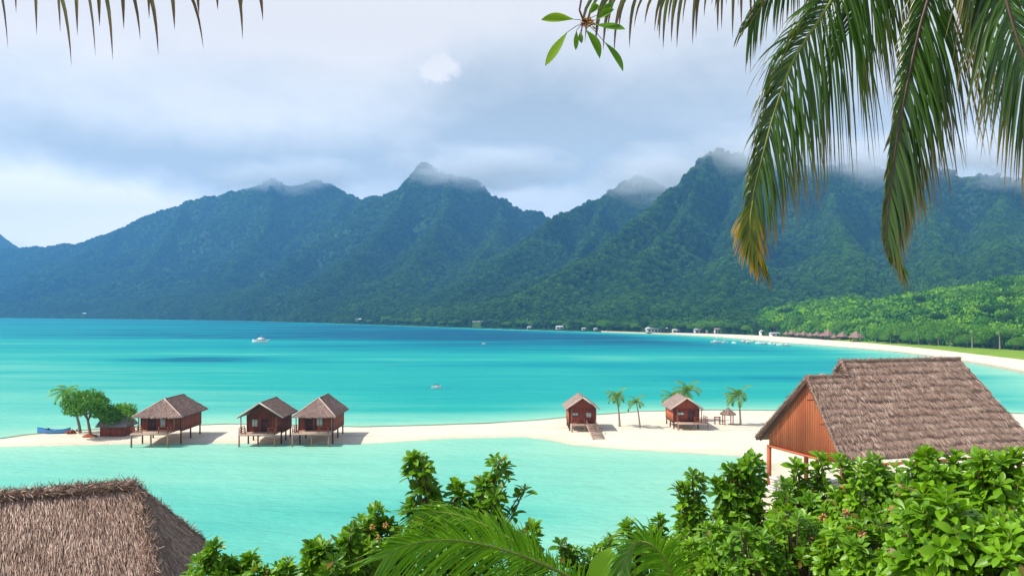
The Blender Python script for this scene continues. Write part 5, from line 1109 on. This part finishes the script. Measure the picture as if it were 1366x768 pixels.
# yellowing end of that leaf
fr2 = frond('yellow_tip', [P(a, b, c)-O_ for a, b, c in [(1004, 268, 4.80), (1001, 290, 4.79), (1001, 318, 4.79), (1010, 345, 4.79)]], .006, lambda f_, s: .25*(1-.45*f_), .0075, .0085, o, M['palmleaf_y'], M['rachis'], 202, droop=.7, fwd=1.5, nseg=5, loose=.16, lat_ref=(0, 1, 0))
fr('frond', [(1262, -170, 4.7), (1244, -30, 4.6), (1226, 40, 4.55), (1208, 122, 4.5), (1194, 200, 4.5), (1184, 280, 4.5), (1183, 320, 4.5), (1190, 345, 4.5)],
   lambda f_, s: 0 if f_ < .1 else (1.0 if s > 0 else .28)*(1 if f_ < .55 else max(.16, 1-1.75*(f_-.55))), .0108, .0165, 'palmleaf', 'rachis_dark', 203, droop=1.0, fwd=1.0, nseg=8, loose=.2)
fr('frond', [(1330, -160, 4.3), (1338, -30, 4.2), (1350, 30, 4.15), (1372, 90, 4.1), (1402, 150, 4.1), (1440, 220, 4.1)], lambda f_, s: 0 if f_ < .1 else (.62 if s > 0 else .62), .012, .015, 'palmleaf', 'rachis_dark', 204, droop=1.2, fwd=.8, nseg=6, loose=.14)
fr('frond', [(1240, -260, 5.6), (1120, -130, 5.7), (1060, -40, 5.7), (1018, 6, 5.7), (998, 36, 5.7)], lambda f_, s: 0 if f_ < .1 else (.50 if s > 0 else .34)*(1-.35*f_), .016, .014, 'palmleaf', 'rachis', 205, droop=1.2, fwd=.8, nseg=5, loose=.16)
fr('frond', [(1240, -330, 5.2), (1100, -160, 5.1), (1000, -62, 5.0), (920, -26, 5.0), (850, -16, 5.0), (812, -10, 5.0)], lambda f_, s: 0 if f_ < .1 else (.60 if s < 0 else .60)*(1-.40*f_), .040, .022, 'palmleaf_dry', 'rachis', 206, droop=2.6, fwd=.25, nseg=6, loose=.2, hang=.7, skip=.25)
fr('frond', [(1290, -300, 5.5), (1220, -150, 5.5), (1175, -70, 5.5), (1150, -10, 5.5), (1135, 40, 5.5)], lambda f_, s: 0 if f_ < .1 else (.70 if s > 0 else .6), .016, .015, 'palmleaf', 'rachis_dark', 207, droop=1.3, fwd=.8, nseg=6, loose=.14)
# ---- second palm, at the other side: only leaflet ends reach into view
crl = Vector((-5.2, 3.9, 22.0)); pl = empty('coconut_palm', (-6.2, 3.4, float(hill_z(np.array([-6.2]), np.array([3.4]))[0])), 0, 'coconut palm of which a few thin purple-green leaflet ends hang at the top corner', 'palm tree')
mb = MB(); mb.tube([(0, 0, -.3), (0.1, 0, 2), crl-pl.location], [.18, .14, .1], 12, jitter=.05); mb.build('trunk', M['palmbark'], pl)
fl = [frond('frond', [crl-pl.location]+[P(a, b, c)-pl.location for a, b, c in [(-420, -330, 3.8), (-180, -170, 3.7), (-20, -85, 3.6), (110, -62, 3.5), (230, -52, 3.5), (330, -50, 3.5)]], .014, lambda f_, s: 0 if f_ < .35 else (.64 if s > 0 else .40)*(1.0 if f_ < .72 else max(.42, 1-1.6*(f_-.72))), .10, .024, pl, M['palmleaf_dry'], M['rachis'], 211, droop=3.0, fwd=.2, nseg=8, loose=.2, lat_ref=(0, 1, 0), hang=.9, skip=.32)]
# ---- leafy twig with orange buds, hanging from a branch of a tree that stands out of view
tw = empty('overhanging_tree', (3.4, -3.6, float(hill_z(np.array([3.4]), np.array([-3.6]))[0])), 0, 'tree with an orange-budded twig of pointed green leaves hanging in front of the clouds', 'tree')
q0 = tw.location; mb = MB(); kp = [Vector((0, 0, -.2)), Vector((.15, .1, 1.6)), Vector((-.1, .5, 3.2)), Vector((-.5, 2.0, 4.4)), Vector((-1.6, 4.0, 4.6)), P(900, -330, 2.9)-q0, P(805, -190, 3.0)-q0, P(782, -70, 3.0)-q0]; rk = [.16, .12, .09, .055, .03, .012, .008, .006]
pp, rr_ = [], []
for a_ in range(len(kp)-1):
    p0 = kp[max(a_-1, 0)]; p1 = kp[a_]; p2 = kp[a_+1]; p3 = kp[min(a_+2, len(kp)-1)]
    for u_ in range(6): u = u_/6; pp.append(.5*((2*p1)+(-p0+p2)*u+(2*p0-5*p1+4*p2-p3)*u*u+(-p0+3*p1-3*p2+p3)*u**3)); rr_.append(rk[a_]*(1-u)+rk[a_+1]*u)
pp.append(kp[-1]); rr_.append(rk[-1]); mb.tube(pp, rr_, 9, jitter=.03); mb.build('trunk', M['bark'], tw)
mb = MB(); mb.tube([P(782, -70, 3.0)-q0, P(777, -10, 3.0)-q0, P(773, 14, 3.0)-q0, P(778, 27, 3.0)-q0, P(784, 32, 3.0)-q0], [.006, .0042, .0038, .0042, .003], 6)
LV = [((765, 26), (722, 26), 13, .8), ((757, 43), (727, 88), 14, .9), ((769, 41), (768, 67), 8, .35), ((774, 43), (776, 58), 7, .4), ((781, 40), (801, 77), 12, .15), ((806, 56), (832, 95), 15, .1), ((794, 33), (834, 39), 15, .2), ((796, 27), (819, 12), 12, .25), ((800, 19), (818, 5), 9, .05), ((787, 19), (798, 6), 13, .1)]
rgl = np.random.default_rng(5)
for (a, b, w, tone) in LV:
    A_ = P(a[0], a[1], 3.0-random.uniform(0, .04)); B_ = P(b[0], b[1], 3.0-random.uniform(-.03, .07)); L_ = (B_-A_).length; mb.tube([P(781, 30, 3.0)-q0, (A_+P(781, 30, 3.0))*.5-q0+Vector((0, 0, .004)), A_-q0], [.0016, .0013, .0011], 5)
    tm = leaf_template(10, (w*3/FPX)/L_, .22, .3); lm = MB(); d_ = np.array([(B_-A_)[:]]); leaves(lm, np.array([(A_-q0)[:]]), d_, np.array([[random.uniform(-.3, .3), -1, .35]]), np.array([L_]), rgl, np.array([tone]), tm); lm.build('leaf', M['twigleaf'], tw)
mb.build('twig', M['twig'], tw); mb = MB()
for k in range(34):
    v = Vector((random.gauss(0, 1), random.gauss(0, 1), random.gauss(0, .8))).normalized(); c = P(783+random.uniform(-4, 8), 31+random.uniform(-4, 4), 3.0)-q0; mb.tube([c, c+v*.010, c+v*.018], [.002, .0036, .0008], 5)
mb.build('bud_cluster', M['bud'], tw)
# ---- young palms whose leaves arch across the bottom of the view
yp_ = empty('young_palm', (1.35, 6.0, float(hill_z(np.array([1.35]), np.array([6.0]))[0])), 0, 'young palm with one long fresh leaf arching before the bush with tall shoots', 'palm')
o1 = yp_.location; mb = MB(); mb.tube([(0, 0, -.2), (0, 0, .35), P(835, 830, 5.9)-o1], [.09, .07, .04], 9, jitter=.06); mb.build('trunk', M['palmbark'], yp_)
frond('frond', [P(a, b, c)-o1 for a, b, c in [(838, 832, 5.9), (795, 790, 5.8), (746, 762, 5.7), (700, 742, 5.65), (650, 727, 5.6), (605, 720, 5.55), (565, 722, 5.5), (535, 730, 5.45), (512, 744, 5.4)]], .014, lambda f_, s: (0 if f_ < .12 else (.55 if s > 0 else (.34 if f_ > .42 else .16)))*(1-.45*max(0, f_-.55)), .0165, .0135, yp_, M['palmgreen'], M['rachis'], 221, droop=.42, fwd=.62, nseg=6, loose=.09, lat_ref=(0, 1, .12))
frond('frond', [P(a, b, c)-o1 for a, b, c in [(845, 835, 6.0), (800, 800, 6.2), (730, 752, 6.4), (660, 706, 6.5), (600, 684, 6.6), (556, 684, 6.6)]], .012, lambda f_, s: 0 if f_ < .45 else (.26 if s > 0 else .24), .02, .012, yp_, M['palmgreen'], M['rachis'], 222, droop=.5, fwd=.9, nseg=5, loose=.1, lat_ref=(0, 1, .1))
y2 = empty('young_palm', (1.15, 4.7, float(hill_z(np.array([1.15]), np.array([4.7]))[0])), 0, 'small young palm with tightly curved dark feathery leaves low beside the dense bush mass', 'palm'); o2 = y2.location
mb = MB(); mb.tube([(0, 0, -.2), (0, 0, .3), P(905, 840, 4.6)-o2], [.07, .05, .03], 9); mb.build('trunk', M['palmbark'], y2)
frond('frond', [P(a, b, c)-o2 for a, b, c in [(905, 842, 4.6), (902, 790, 4.6), (890, 752, 4.55), (872, 728, 4.5), (852, 722, 4.5), (836, 738, 4.45), (828, 772, 4.4)]], .009, lambda f_, s: 0 if f_ < .1 else (.22 if s > 0 else .20), .0085, .011, y2, M['palmgreen'], M['rachis'], 223, droop=.8, fwd=.7, nseg=5, loose=.1, lat_ref=(0, 1, .1))
lm = MB(); A_ = P(800, 800, 4.5)-o2; B_ = P(812, 736, 4.5)-o2; lm.tube([P(830, 850, 4.55)-o2, A_], [.006, .004], 6)
leaves(lm, np.array([A_[:]]), np.array([(B_-A_)[:]]), np.array([[.1, -1, .3]]), np.array([(B_-A_).length*1.1]), rgl, np.array([.45]), leaf_template(10, .62, .15, .3)); lm.build('undivided_leaf', M['bushleaf'], y2)
